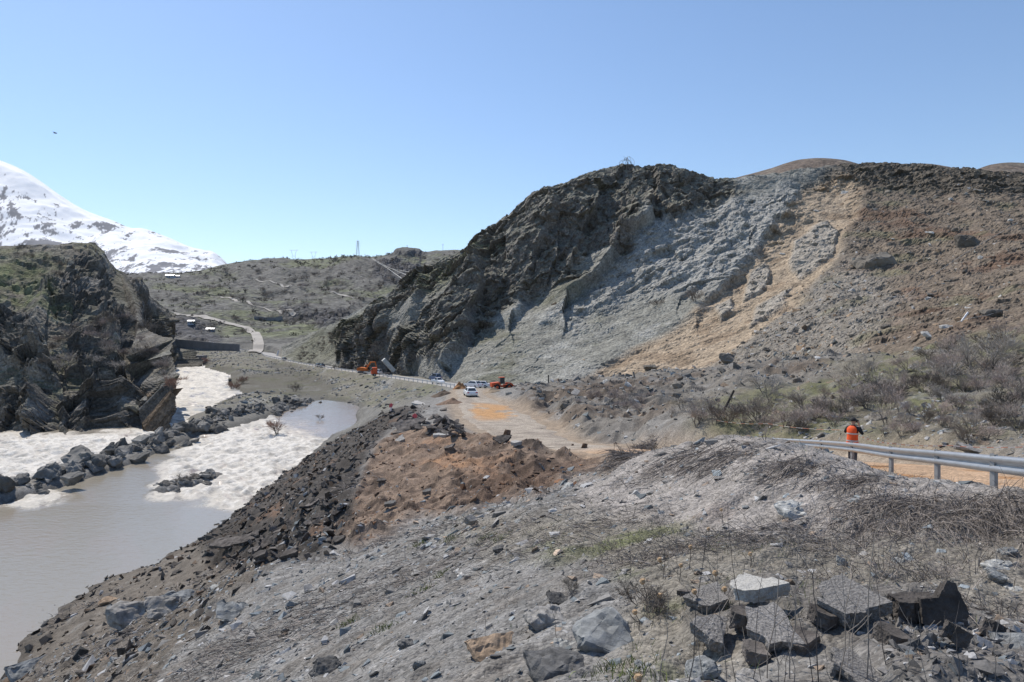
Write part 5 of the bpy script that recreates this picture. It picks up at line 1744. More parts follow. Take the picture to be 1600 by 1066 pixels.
shrub_px('grey', 1, 1533, 592, 112, 'largest bare bush on the brush slope at right, leaning slender trunk', wide=0.95)
shrub_px('grey', 2, 1475, 602, 66, 'bare bush with several fanned stems left of the largest bush')
shrub_px('grey', 3, 1350, 602, 66, 'leaning bare shrub with a dark slanting trunk on the upper brush slope', tilt=-0.35)
shrub_px('dark', 1, 1590, 650, 78, 'dark wide bush at the right edge of the brush slope')
shrub_px('tree', 1, 1088, 666, 56, 'bare tree with a thick dark trunk at the left end of the thicket', cat='tree', name='bare_tree')
shrub_px('tree', 2, 1117, 664, 44, 'bare tree just right of the thick-trunked one in the thicket', cat='tree', name='bare_tree')
shrub_px('tree', 3, 1222, 668, 62, 'bare tree rising in the middle of the thicket', cat='tree', name='bare_tree')
shrub_px('tree', 1, 1195, 688, 40, 'small bare tree just beyond the far end of the guardrail', cat='tree', name='bare_tree')
shrub_px('dark', 2, 1087, 470, 32, 'round dark bush on the grey scree beside the tan scarp', wide=1.1)
shrub_px('dark', 3, 1026, 478, 16, 'low dark bush on the grey scree left of the round one', wide=1.6)
shrub_px('tree', 2, 100, 590, 56, 'bare spreading tree on the dark cliff above the rapids', cat='tree', name='bare_tree', wide=1.5)
shrub_px('red', 1, 268, 610, 34, 'reddish willow shrub at the foot of the far cliff', wide=1.1)
shrub_px('red', 2, 282, 604, 28, 'smaller reddish willow at the water under the far cliff')
shrub_px('red', 3, 318, 570, 18, 'reddish shrub below the road by the upstream water', wide=1.5)
shrub_px('red', 4, 366, 612, 26, 'reddish shrub on the gravel right of the upstream rapids', wide=1.3)
shrub_px('red', 5, 378, 600, 18, 'red brush behind the gravel-side shrub', wide=1.6)
t_ = put_shrub('red', 6, P(433, 676, float(22.3 * F / 166)), 26 / F * 143 * 1.2, 'bare shrub standing in the muddy water of the right channel', None, 'shrub', 0.5, 'bare_shrub', 1.3)
put_shrub('dark', 1, P(500, 655, float(22.2 * F / 145)), 1.6, 'tiny dark bush in the calm water of the right channel', None, 'shrub', 0.5, 'bare_shrub', 1.3)
shrub_px('dark', 2, 461, 612, 22, 'dark bush standing alone on the gravel flat', wide=0.8)
shrub_px('dark', 3, 525, 578, 12, 'dark bush at the foot of the mountain beside the road', wide=1.0)
shrub_px('dark', 1, 290, 752, 18, 'twiggy bush growing on the small islet', wide=1.6)
i = 0
for (a, b_) in sorted(rand_in([(1050,640),(1180,618),(1330,606),(1420,585),(1600,560),(1600,690),(1480,692),(1390,686),(1200,682),(1110,672),(1040,660)], 115), key=lambda q_: q_[1]):
    shrub_px(['grey', 'purple', 'grey', 'purple', 'dark'][i % 5], i % 4, a, b_, rng.uniform(24, 54), 'leafless grey-brown shrub in the thicket behind the guardrail', 'leafless shrubs in the thicket behind the guardrail', wide=rng.uniform(0.8, 1.3), objs=[ground])
    i += 1
for (a, b_) in rand_in([(1330,590),(1420,545),(1600,520),(1600,600),(1440,600)], 22):
    shrub_px(['grey', 'dark', 'purple'][i % 3], i % 4, a, b_, rng.uniform(18, 46), 'low bare bush scattered on the green slope at right', 'low bushes on the green slope at right', wide=rng.uniform(0.9, 1.5))
    i += 1
for (a, b_) in rand_in([(880,625),(960,600),(1060,625),(1040,650),(930,650)], 14):
    shrub_px('purple', i % 4, a, b_, rng.uniform(12, 26), 'broken bare bush half buried in the debris field', 'broken bushes in the debris field', wide=1.2, objs=[ground])
    i += 1
for (a, b_) in rand_in([(90,500),(180,470),(270,560),(285,600),(230,600),(150,570),(60,570)], 46):
    shrub_px(['grey', 'purple', 'dark', 'grey'][i % 4], i % 4, a, b_, rng.uniform(12, 28), 'bare bush clinging to the cliff on the far bank', 'bare bushes on the far cliff', wide=1.3, objs=[cliff_o], name='cliff_bush')
    i += 1
for (a, b_) in rand_in([(0,380),(60,385),(130,440),(40,430)], 12):
    shrub_px('dark', i % 4, a, b_, rng.uniform(6, 13), 'tiny dark bush on the grassy top of the far cliff', 'bushes on the grassy cliff top', wide=1.3, objs=[cliff_o])
    i += 1
for (a, b_) in rand_in([(450,560),(500,530),(570,490),(620,470),(590,500),(540,530),(490,565)], 45):
    shrub_px('dark', i % 4, a, b_, rng.uniform(4, 9), 'small dark juniper-like bush dotting the pale spur slope', 'bushes on the spur slope', wide=1.4, objs=[mountain], name='spur_bush')
    i += 1
# bushes of the far hills
for (a, b_) in rand_in([(240,470),(330,425),(450,420),(580,415),(640,450),(560,490),(470,520),(330,520),(290,500)], 130):
    shrub_px(['dark', 'grey', 'dark', 'purple'][i % 4], i % 4, a, b_, rng.uniform(5, 12), 'small leafless bush on the distant hillside', 'bushes on the distant hillside', wide=1.3, objs=[hills], name='hillside_bush')
    i += 1
pts_, FN_ = [], fnf
w = (F3[..., 1] < 1500) * (fpy < 545) * (fpy > 395) * sstep(-0.2, 0.5, f3 + 0.4 * f2)
p_, n_, r_, c_ = sample(F3, FN_, w, 1500)
V_, Q_, C_ = [], [], []
nb = 16
for i in range(len(p_)):
    s = rng.uniform(1.2, 3.2) * (p_[i, 1] / 800) ** 0.5
    cc_ = p_[i] + rng.normal(0, 0.42, (nb, 3)) * s * [1, 1, 0.5] + [0, 0, 0.45 * s]
    e1 = rng.normal(0, 0.34, (nb, 3)) * s
    e2 = rng.normal(0, 0.34, (nb, 3)) * s
    V_.append(np.stack([cc_, cc_ + e1, cc_ + e2], 1).reshape(-1, 3))
V_ = np.concatenate(V_)
T_ = np.arange(len(V_)).reshape(-1, 3)
cols_ = np.repeat(np.array([(0.085, 0.07, 0.055), (0.07, 0.072, 0.04), (0.11, 0.09, 0.078)])[rng.integers(0, 3, len(p_))], nb * 3, 0)
me = fast_mesh('hill_scrub', V_, T_, cols_)
me.materials.append(mat_straw)
tag(link(bpy.data.objects.new('hill_scrub', me)), 'brown and olive scrub covering the distant hills', 'scrub', None, 'stuff')
# thistle bush in front
bush, nrb = at_px(1012, 962, [ground])
t = put_shrub('dark', 2, bush, 0.42, 'dense dark dead bush in the foreground left of the broken asphalt', None, 'shrub', 0.3, 'dead_bush', 1.5)
b2_, nr2 = at_px(1000, 945, [ground])
put_shrub('dark', 3, b2_, 0.36, 'second dead bush tangled behind the dense dark one in the foreground', None, 'shrub', 1.3, 'dead_bush', 1.6)
b3_, nr3 = at_px(1470, 905, [ground])
put_shrub('grey', 3, b3_, 0.25, 'low grey twiggy bush above the pointed asphalt piece', None, 'shrub', 1.3, 'dead_bush', 1.8)
b4_, nr4 = at_px(952, 862, [ground])
put_shrub('grey', 1, b4_, 0.3, 'small grey twig tuft in the dry grass above the slate slab', None, 'shrub', 1.3, 'dead_bush', 1.4)
b5_, nr5 = at_px(893, 925, [ground])
put_shrub('dark', 1, b5_, 0.28, 'small upright twig tuft on the scree above the slate slab', None, 'shrub', 0.3, 'dead_bush', 0.8)
# ------------------------------------------------------------------ guardrail, person, tape
M_GALV = solid('galvanised_steel', (0.48, 0.49, 0.50), 0.42, 0.75, 0.12, 3.0)
M_POST = solid('rail_post_steel', (0.30, 0.31, 0.32), 0.55, 0.5, 0.2, 4.0)
rail_pts = [P(1760, 727, 9.0), P(1600, 716, 12.0), P(1465, 704.5, 16.2), P(1393, 699, 19.6), P(1332, 692, 23.9), P(1275, 688, 29.0), P(1225, 685.5, 33.5), P(1172, 683, 38)]
rl_ = catmull(np.array(rail_pts), 90)
wprof = [(0.0, 0.0), (-0.085, -0.035), (-0.085, -0.095), (0.0, -0.135), (0.0, -0.185), (-0.085, -0.225), (-0.085, -0.285), (0.0, -0.32)]
gr_ = thing('guardrail', 'galvanised steel guardrail on posts along the road edge at right', 'guardrail', rl_[30])
org = np.array(rl_[30])
V_, Q_ = [], []
tg = np.gradient(rl_, axis=0)
for k in range(90):
    tx = tg[k] / np.linalg.norm(tg[k])
    nx = np.array([tx[1], -tx[0], 0])
    nx /= np.linalg.norm(nx)
    if nx[0] > 0: nx = -nx
    for (a, b_) in wprof:
        V_.append(rl_[k] - org + nx * (-a) + np.array([0, 0, b_ - 0.0]))
for k in range(89):
    for j in range(7):
        Q_.append((k * 8 + j, k * 8 + j + 1, (k + 1) * 8 + j + 1, (k + 1) * 8 + j))
beam = pymesh('beam', V_, Q_, M_GALV, gr_, True)
md = beam.modifiers.new('thick', 'SOLIDIFY')
md.thickness = 0.006
for (px, py, d) in ((1700, 722, 10.2), (1553, 711.5, 13.2), (1465, 704.5, 16.2), (1393, 699, 19.6), (1332, 692, 23.9), (1283, 688.5, 28.2), (1240, 686.5, 32.2), (1200, 685, 36)):
    p = P(px, py, d) - org
    m = MB()
    m.box((p[0] - 0.05, p[1] - 0.03, p[2] - 0.52), (0.012, 0.13, 1.1))
    m.box((p[0] - 0.02, p[1] - 0.09, p[2] - 0.52), (0.07, 0.012, 1.1))
    m.box((p[0] - 0.02, p[1] + 0.03, p[2] - 0.52), (0.07, 0.012, 1.1))
    m.build('post', M_POST, gr_)

def skin_mesh(name, nodes, edges, mats, assign):
    me = bpy.data.meshes.new(name + '_skeleton')
    names = list(nodes)
    me.from_pydata([nodes[n][0] for n in names], [(names.index(a), names.index(b_)) for a, b_ in edges], [])
    o = bpy.data.objects.new(name + '_skeleton', me)
    COL.objects.link(o)
    md_ = o.modifiers.new('skin', 'SKIN')
    md_.use_smooth_shade = True
    for i_, n in enumerate(names):
        r = nodes[n][1]
        sv = me.skin_vertices[0].data[i_]
        sv.radius = r if isinstance(r, tuple) else (r, r)
        sv.use_root = (i_ == 0)
    sb = o.modifiers.new('sub', 'SUBSURF')
    sb.levels = sb.render_levels = 2
    dg = bpy.context.evaluated_depsgraph_get()
    out = bpy.data.meshes.new_from_object(o.evaluated_get(dg))
    bpy.data.objects.remove(o)
    out.name = name
    out.materials.clear()
    for m_ in mats: out.materials.append(m_)
    for p_ in out.polygons:
        p_.material_index = assign(p_.center)
        p_.use_smooth = True
    return out

M_SKIN = solid('skin', (0.42, 0.25, 0.17), 0.6, 0, 0.08, 10.0)
M_BLACK = solid('black_cloth', (0.018, 0.018, 0.02), 0.85, 0, 0.2, 10.0)
M_TROUS = solid('grey_trousers', (0.075, 0.08, 0.095), 0.85, 0, 0.2, 10.0)
M_VEST = solid('orange_vest', (0.85, 0.105, 0.02), 0.75, 0, 0.1, 8.0)
M_REFL = solid('reflective_tape', (0.55, 0.50, 0.47), 0.45, 0.2, 0.1, 8.0)
M_SHOE = solid('dark_shoe', (0.03, 0.026, 0.024), 0.7)

def person(label, loc, rz, vest=True, arms='camera', scale=1.0):
    t = thing('person', label, 'person', loc, rz)
    t.scale = (scale,) * 3
    nd = {'pelvis': ((0, 0, 0.95), (0.15, 0.115)), 'waist': ((0, 0.01, 1.12), (0.145, 0.11)), 'chest': ((0, 0.03, 1.34), (0.17, 0.12)), 'neck': ((0, 0.045, 1.50), 0.06), 'headlow': ((0, 0.075, 1.575), (0.075, 0.085)), 'head': ((0, 0.085, 1.68), (0.08, 0.098)), 'nose': ((0, 0.185, 1.645), 0.014)}
    ed = [('pelvis', 'waist'), ('waist', 'chest'), ('chest', 'neck'), ('neck', 'headlow'), ('headlow', 'head'), ('head', 'nose')]
    for s, sn_ in ((-1, 'l'), (1, 'r')):
        nd['hip' + sn_] = ((0.095 * s, 0, 0.88), 0.095)
        nd['knee' + sn_] = ((0.11 * s, 0.03, 0.49), 0.06)
        nd['ankle' + sn_] = ((0.115 * s, -0.01, 0.10), 0.042)
        nd['toe' + sn_] = ((0.13 * s, 0.16, 0.045), 0.04)
        nd['sh' + sn_] = ((0.185 * s, 0.03, 1.42), 0.068)
        ed += [('pelvis', 'hip' + sn_), ('hip' + sn_, 'knee' + sn_), ('knee' + sn_, 'ankle' + sn_), ('ankle' + sn_, 'toe' + sn_), ('chest', 'sh' + sn_), ('sh' + sn_, 'el' + sn_), ('el' + sn_, 'wr' + sn_), ('wr' + sn_, 'pa' + sn_)]
        if arms == 'camera':
            nd['el' + sn_] = ((0.335 * s, 0.11, 1.20), 0.055)
            nd['wr' + sn_] = ((0.13 * s, 0.27, 1.47), 0.034)
            nd['pa' + sn_] = ((0.10 * s, 0.275, 1.56), (0.034, 0.022))
        else:
            nd['el' + sn_] = ((0.27 * s, -0.02, 1.14), 0.05)
            nd['wr' + sn_] = ((0.27 * s, 0.06, 0.90), 0.034)
            nd['pa' + sn_] = ((0.26 * s, 0.08, 0.81), (0.034, 0.022))
        pa = Vector(nd['pa' + sn_][0])
        for k in range(5):
            a, b_ = 'f%d%sa' % (k, sn_), 'f%d%sb' % (k, sn_)
            if arms == 'camera':
                if k == 4: q1, q2 = pa + Vector((-0.035 * s, 0.01, -0.01)), pa + Vector((-0.055 * s, 0.025, 0.02))
                else: q1, q2 = pa + Vector((0.012 * s, 0.02 * (k - 1.5), 0.055 - 0.004 * abs(k - 1))), pa + Vector((-0.03 * s, 0.02 * (k - 1.5), 0.085 - 0.006 * abs(k - 1)))
            else:
                if k == 4: q1, q2 = pa + Vector((-0.01 * s, 0.04, 0.0)), pa + Vector((-0.02 * s, 0.06, -0.03))
                else: q1, q2 = pa + Vector((0.0, 0.02 * (k - 1.5), -0.055 + 0.004 * abs(k - 1))), pa + Vector((-0.015 * s, 0.02 * (k - 1.5), -0.09 + 0.006 * abs(k - 1)))
            nd[a] = (tuple(q1), 0.0095)
            nd[b_] = (tuple(q2), 0.008)
            ed += [('pa' + sn_, a), (a, b_)]
    pal = [Vector(nd['pal'][0]), Vector(nd['par'][0])]
    def assign(c):
        if c.z > 1.535 and abs(c.x) < 0.11 and c.y < 0.22: return 1
        if min((c - q_).length for q_ in pal) < 0.115 and (arms != 'camera' or c.y > 0.22 or c.z > 1.52): return 1
        if c.z < 0.12: return 3
        if c.z < 0.98 and abs(c.x) < 0.235: return 2
        return 0
    me = skin_mesh('body', nd, ed, [M_BLACK, M_SKIN, M_TROUS, M_SHOE], assign)
    link(bpy.data.objects.new('body', me), t)
    # ears, eyes, mouth
    m = MB()
    for s in (-1, 1): m.box((0.084 * s, 0.075, 1.655), (0.016, 0.03, 0.055))
    m.build('ears', M_SKIN, t, True, 0.005)
    m = MB()
    for s in (-1, 1): m.box((0.032 * s, 0.176, 1.672), (0.024, 0.01, 0.011))
    m.build('eyes', M_BLACK, t)
    m = MB()
    m.box((0, 0.168, 1.60), (0.045, 0.012, 0.01))
    m.build('mouth', M_SKIN, t)
    # knitted cap / hood
    n = 16
    V = []
    for z, q_ in ((1.675, 1.1), (1.71, 1.1), (1.75, 0.95), (1.785, 0.6), (1.80, 0.15)):
        for j in range(n):
            a = 6.283 * j / n
            V.append((0.098 * q_ * math.cos(a), 0.072 + 0.115 * q_ * math.sin(a), z))
    Fc = [(k * n + j, k * n + (j + 1) % n, (k + 1) * n + (j + 1) % n, (k + 1) * n + j) for k in range(4) for j in range(n)] + [tuple(4 * n + j for j in range(n))]
    pymesh('cap', V, Fc, M_BLACK, t, True)
    if vest:
        n = 28
        rings = [(0.84, 0.205, 0.165, 0.0), (0.95, 0.198, 0.158, 0.0), (1.1, 0.185, 0.148, 0.01), (1.25, 0.195, 0.152, 0.02), (1.36, 0.205, 0.152, 0.03), (1.43, 0.175, 0.132, 0.035), (1.475, 0.12, 0.105, 0.04), (1.50, 0.082, 0.088, 0.045)]
        V = [(w_ * math.copysign(abs(math.cos(6.283 * j / n)) ** 0.85, math.cos(6.283 * j / n)), y_ + d_ * math.copysign(abs(math.sin(6.283 * j / n)) ** 0.85, math.sin(6.283 * j / n)), z + 0.006 * math.sin(9 * j)) for z, w_, d_, y_ in rings for j in range(n)]
        Fc = []
        for k in range(len(rings) - 1):
            for j in range(n):
                ang = (j + 0.5) / n * 6.283
                hole = abs(math.cos(ang)) > 0.9 and 4 <= k <= 4 or abs(math.cos(ang)) > 0.93 and k == 3
                if not hole: Fc.append((k * n + j, k * n + (j + 1) % n, (k + 1) * n + (j + 1) % n, (k + 1) * n + j))
        v = pymesh('vest', V, Fc, M_VEST, t, True)
        for z0, w_, d_, y_ in ((0.93, 0.206, 0.166, 0.0), (1.19, 0.197, 0.157, 0.015)):
            Vb = [(w_ * math.copysign(abs(math.cos(6.283 * j / n)) ** 0.85, math.cos(6.283 * j / n)), y_ + d_ * math.copysign(abs(math.sin(6.283 * j / n)) ** 0.85, math.sin(6.283 * j / n)), z0 + dz) for dz in (0, 0.05) for j in range(n)]
            pymesh('reflective_band', Vb, [(j, (j + 1) % n, n + (j + 1) % n, n + j) for j in range(n)], M_REFL, v, True)
    return t

pz = gheight(12.25, 24.6)
pp_ = person('person in orange safety vest and dark cap holding a camera behind the guardrail', (532 / F * 24.5, 24.5, -5.02), math.radians(-52), True, 'camera', 0.97)
cam_o = thing('hand_camera', 'black camera held up to the face of the person in the orange vest', 'camera', pp_.location, math.radians(-52))
cam_o.scale = (0.97,) * 3
m = MB(); m.box((0, 0.285, 1.64), (0.14, 0.06, 0.095)); m.box((0, 0.285, 1.695), (0.05, 0.05, 0.03)); m.build('camera_body', M_BLACK, cam_o, False, 0.006)
m = MB(); m.tube([(0, 0.31, 1.635), (0, 0.44, 1.632)], 0.038, 14); m.build('lens', M_BLACK, cam_o)
h = at_px(1401, 262, [mountain])
cx, cy = h[0].x, h[0].y
zc = P(1401, 259.5, cy)[2]
person('tiny person in dark clothes standing on the crest of the landslide', (cx, cy + 1.0, zc), 2.6, False, 'down', 1.05)

M_TAPE = solid('barrier_tape', (0.62, 0.26, 0.17), 0.6)
M_TAPEW = solid('barrier_tape_white', (0.7, 0.68, 0.66), 0.6)
def tape(name, label, pts, segs=24, sag=0.15, hw=0.022):
    pts = [Vector(p) for p in pts]
    o0 = pts[0]
    t = thing(name, label, 'barrier tape', o0)
    V, Fc = [], []
    for a, b_ in zip(pts[:-1], pts[1:]):
        for k in range(segs):
            u0 = k / segs
            q0 = a.lerp(b_, u0) - o0 - Vector((0, 0, 4 * sag * u0 * (1 - u0)))
            V += [q0 + Vector((0, 0, hw)), q0 - Vector((0, 0, hw))]
    for k in range(len(V) // 2 - 1): Fc.append((2 * k, 2 * k + 1, 2 * k + 3, 2 * k + 2))
    ob = pymesh('band', V, Fc, [M_TAPE, M_TAPEW], t)
    for k, p_ in enumerate(ob.data.polygons): p_.material_index = (k // 2) % 2
    md_ = ob.modifiers.new('thick', 'SOLIDIFY')
    md_.thickness = 0.002
    return t
tape('barrier_tape', 'red and white barrier tape stretched right from the person behind the guardrail', [P(1347, 683, 25), P(1394, 693, 24), P(1480, 696, 23), P(1610, 698, 21)], sag=0.05, hw=0.012)
tape('barrier_tape', 'faint barrier tape strung through the thicket left of the person', [P(1120, 657, 46), P(1200, 662, 40), P(1326, 672, 30)], sag=0.1, hw=0.007)

# ------------------------------------------------------------------ vehicles
M_CARW = solid('white_paint', (0.78, 0.79, 0.80), 0.3, 0, 0.03, 2.0)
M_CARD = solid('dark_paint', (0.045, 0.045, 0.05), 0.3, 0, 0.05, 2.0)
M_CARB = solid('blue_grey_paint', (0.12, 0.16, 0.24), 0.3, 0, 0.05, 2.0)
M_GLASS = solid('car_glass', (0.03, 0.04, 0.05), 0.08, 0, 0.05, 2.0, spec=0.6)
M_TYRE = solid('tyre', (0.022, 0.022, 0.023), 0.9, 0, 0.2, 8.0)
M_RIM = solid('rim', (0.42, 0.42, 0.43), 0.4, 0.6)
M_RED = solid('tail_light', (0.45, 0.02, 0.02), 0.3)
M_LAMP = solid('head_light', (0.8, 0.8, 0.75), 0.2)
M_ORANGE = solid('machine_orange', (0.62, 0.17, 0.035), 0.55, 0, 0.25, 2.0)
M_ORED = solid('machine_red_orange', (0.60, 0.10, 0.03), 0.55, 0, 0.25, 2.0)
M_STEEL = solid('worn_steel', (0.16, 0.15, 0.145), 0.6, 0.4, 0.3, 3.0)
M_BED = solid('pale_dump_bed', (0.42, 0.43, 0.42), 0.6, 0.1, 0.2, 2.0)

def car(label, loc, rz, paint, tall=1.0, pickup=False):
    t = thing('car', label, 'car', loc, rz)
    k = tall
    m = MB()
    m.prism([(-2.2, .30), (-2.27, .62 * k), (-2.15, .93 * k), (-1.25, .99 * k), (1.0, .97 * k), (1.95, .82 * k), (2.25, .62 * k), (2.28, .30)], 'x', -0.88, 0.88)
    body = m.build('body', paint, t, False, 0.05)
    y0, y1, y2, y3 = (-1.85, -1.35, 0.35, 1.1) if not pickup else (-0.4, -0.25, 0.7, 1.15)
    if k > 1.1 and not pickup: y0, y1 = -2.1, -1.9
    zb, zt = .97 * k, 1.44 * k
    V = [(-.80, y0, zb), (.80, y0, zb), (.80, y3, zb), (-.80, y3, zb), (-.62, y1, zt), (.62, y1, zt), (.62, y2, zt), (-.62, y2, zt)]
    pymesh('roof', V, [(0, 1, 5, 4), (1, 2, 6, 5), (2, 3, 7, 6), (3, 0, 4, 7), (4, 5, 6, 7)], paint, t)
    Vv = [Vector(v) for v in V]
    for nm, q_ in (('rear_window', (0, 1, 5, 4)), ('side_window', (1, 2, 6, 5)), ('windscreen', (2, 3, 7, 6)), ('side_window', (3, 0, 4, 7))):
        c = sum((Vv[i] for i in q_), Vector()) / 4
        nn = (Vv[q_[1]] - Vv[q_[0]]).cross(Vv[q_[3]] - Vv[q_[0]]).normalized()
        if nn.dot(c - Vector((0, (y0 + y3) / 2, (zb + zt) / 2))) < 0: nn = -nn
        pymesh(nm, [c + (Vv[i] - c) * 0.84 + nn * 0.012 for i in q_], [(0, 1, 2, 3)], M_GLASS, t)
    for sx in (-1, 1):
        for wy in (-1.38, 1.38):
            w_ = MB().wheel((0.80 * sx, wy, 0.32), 0.32, 0.2, 18).build('wheel', M_TYRE, t, False)
            MB().wheel((0.855 * sx, wy, 0.32), 0.19, 0.1, 14).build('rim', M_RIM, w_)
        MB().box((0.68 * sx, -2.235, 0.76 * k), (0.32, 0.05, 0.14)).build('tail_light', M_RED, t)
        MB().box((0.66 * sx, 2.19, 0.66 * k), (0.34, 0.06, 0.12)).build('head_light', M_LAMP, t)
        MB().box((0.96 * sx, 0.75, 1.0 * k), (0.16, 0.1, 0.12)).build('mirror', paint, t)
    MB().box((0, -2.27, 0.55 * k), (0.5, 0.03, 0.11)).build('number_plate', M_LAMP, t)
    return t

def road_z(x, y):
    d_ = drop(x, y, [road, track, ground])
    return d_.z if d_ else gheight(x, y)

def on_road(px, py):
    h = hit(px, py, [road, track, ground])
    return h[0]
bpy.context.view_layer.update()
p = on_road(735, 619); car('white sedan driving away along the dirt track', (p.x, p.y, p.z), math.radians(12), M_CARW)
p = on_road(739, 606); car('white car parked left of the pair behind the earth heap', (p.x, p.y, p.z), math.radians(50), M_CARW, 1.05)
p = on_road(750, 605.5); car('white car parked right of the pair behind the earth heap', (p.x, p.y, p.z), math.radians(80), M_CARW)
p = on_road(684, 600); car('white-hooded pickup coming along the road behind its guardrail', (p.x, p.y, p.z), math.radians(215), M_CARW, 1.15, True)
p = on_road(677, 597); car('dark blue van beside the white-hooded pickup', (p.x, p.y + 5, p.z), math.radians(35), M_CARB, 1.4)
p = on_road(444, 563); car('dark car on the far stretch of road near the leaning white slab', (p.x, p.y, p.z + 0.1), math.radians(32), M_CARD)
p = on_road(497, 573); car('left one of two dark cars on the road before the excavator', (p.x, p.y, p.z + 0.1), math.radians(32), M_CARD)
p = on_road(503, 574); car('right one of two dark cars on the road before the excavator', (p.x, p.y, p.z + 0.1), math.radians(32), M_CARD)
p = on_road(585, 586); car('white van standing between the excavator and the dump truck', (p.x, p.y + 3, p.z), math.radians(60), M_CARW, 1.3)

def loader(label, loc, rz):
    t = thing('wheel_loader', label, 'loader', loc, rz)
    m = MB(); m.prism([(-3.4, .9), (-3.5, 2.0), (-1.2, 2.2), (-0.9, 1.3), (0.2, 1.2), (0.2, .8)], 'x', -0.95, 0.95); m.build('engine_housing', M_ORED, t, False, 0.06)
    MB().box((0, 1.2, 1.15), (1.3, 2.0, 0.7)).build('front_frame', M_ORED, t, False, 0.05)
    cb = MB().box((0, -0.4, 2.55), (1.35, 1.4, 1.7), taper=(0.88, 0.9)).build('cab', M_GLASS, t)
    MB().box((0, -0.4, 3.44), (1.4, 1.5, 0.1)).build('cab_roof', M_ORED, cb)
    for sx in (-1, 1):
        MB().tube([(0.55 * sx, 0.9, 1.9), (0.55 * sx, 2.2, 1.75), (0.55 * sx, 3.1, 0.8)], 0.16, 6).build('lift_arm', M_ORED, t)
        for wy in (-2.1, 1.3):
            w_ = MB().wheel((1.15 * sx, wy, 0.85), 0.85, 0.62, 20).build('wheel', M_TYRE, t)
            MB().wheel((1.36 * sx, wy, 0.85), 0.42, 0.24, 14).build('rim', M_ORED, w_)
    m = MB(); m.prism([(3.0, 0.15), (4.2, 0.15), (3.5, 0.55), (3.35, 1.35), (3.05, 1.25)], 'x', -1.5, 1.5); m.build('bucket', M_STEEL, t)
    return t
p = on_road(786, 607)
loader('orange wheel loader with a dark cab at the edge of the debris', (p.x, p.y, p.z - 0.3), math.radians(-70)).scale = (0.72, 0.72, 0.72)

def excavator(label, loc, rz):
    t = thing('excavator', label, 'excavator', loc, rz)
    for sx in (-1, 1):
        m = MB(); m.prism([(-1.9, 0.15), (-2.1, 0.5), (-1.8, 0.85), (1.8, 0.85), (2.1, 0.5), (1.9, 0.15)], 'x', sx * 1.2 - 0.3, sx * 1.2 + 0.3); m.build('track', M_STEEL, t)
    m = MB(); m.prism([(-2.3, 1.0), (-2.4, 2.0), (-1.6, 2.25), (0.2, 2.2), (1.2, 1.9), (1.2, 1.0)], 'x', -1.3, 1.3); m.build('house', M_ORANGE, t, False, 0.06)
    cb = MB().box((-0.85, 0.75, 2.2), (0.9, 1.3, 1.6), taper=(0.9, 0.85)).build('cab', M_GLASS, t)
    MB().box((-0.85, 0.75, 3.03), (0.86, 1.2, 0.08)).build('cab_roof', M_ORANGE, cb)
    MB().tube([(0.2, 1.0, 1.9), (0.2, 2.6, 4.2), (0.2, 4.3, 4.3)], [0.3, 0.34, 0.22], 6).build('boom', M_ORANGE, t)
    MB().tube([(0.2, 4.3, 4.4), (0.2, 5.0, 1.9)], [0.26, 0.18], 6).build('stick', M_ORANGE, t)
    m = MB(); m.prism([(4.6, 1.9), (5.3, 1.9), (5.2, 1.1), (4.5, 0.9), (4.2, 1.3)], 'x', -0.4, 0.8); m.build('bucket', M_STEEL, t)
    return t
p = on_road(569, 584)
excavator('orange excavator working on the road below the dark buttress', (p.x, p.y, p.z + 0.1), math.radians(-100))

def dump_truck(label, loc, rz):
    t = thing('dump_truck', label, 'truck', loc, rz)
    MB().box((0, 0, 0.85), (0.9, 7.4, 0.3)).build('chassis', M_STEEL, t)
    m = MB(); m.prism([(2.0, 0.8), (2.0, 3.0), (3.4, 3.0), (3.9, 2.0), (3.9, 0.8)], 'x', -1.2, 1.2); cb = m.build('cab', M_ORED, t, False, 0.08)
    MB().box((0, 3.68, 2.48), (2.0, 0.5, 0.7), Matrix.Rotation(0.46, 3, 'X')).build('windscreen', M_GLASS, cb)
    R = Matrix.Rotation(math.radians(48), 3, 'X')
    m = MB(); m.box(Vector((0, -3.3, 1.2)) + R @ Vector((0, 2.7, 0.1)), (2.4, 5.4, 0.2), R)
    for sx in (-1, 1): m.box(Vector((0, -3.3, 1.2)) + R @ Vector((1.15 * sx, 2.7, 0.75)), (0.1, 5.4, 1.2), R)
    m.box(Vector((0, -3.3, 1.2)) + R @ Vector((0, 5.35, 0.75)), (2.4, 0.1, 1.2), R)
    m.build('raised_bed', M_BED, t)
    for sx in (-1, 1):
        for wy in (-2.6, -1.4, 2.9):
            w_ = MB().wheel((1.0 * sx, wy, 0.52), 0.52, 0.4, 18).build('wheel', M_TYRE, t)
            MB().wheel((1.16 * sx, wy, 0.52), 0.26, 0.14, 12).build('rim', M_RIM, w_)
    return t
p = on_road(598, 588)
dump_truck('dump truck with red-orange cab and pale raised bed beside the road', (p.x, p.y, p.z + 0.05), math.radians(110))

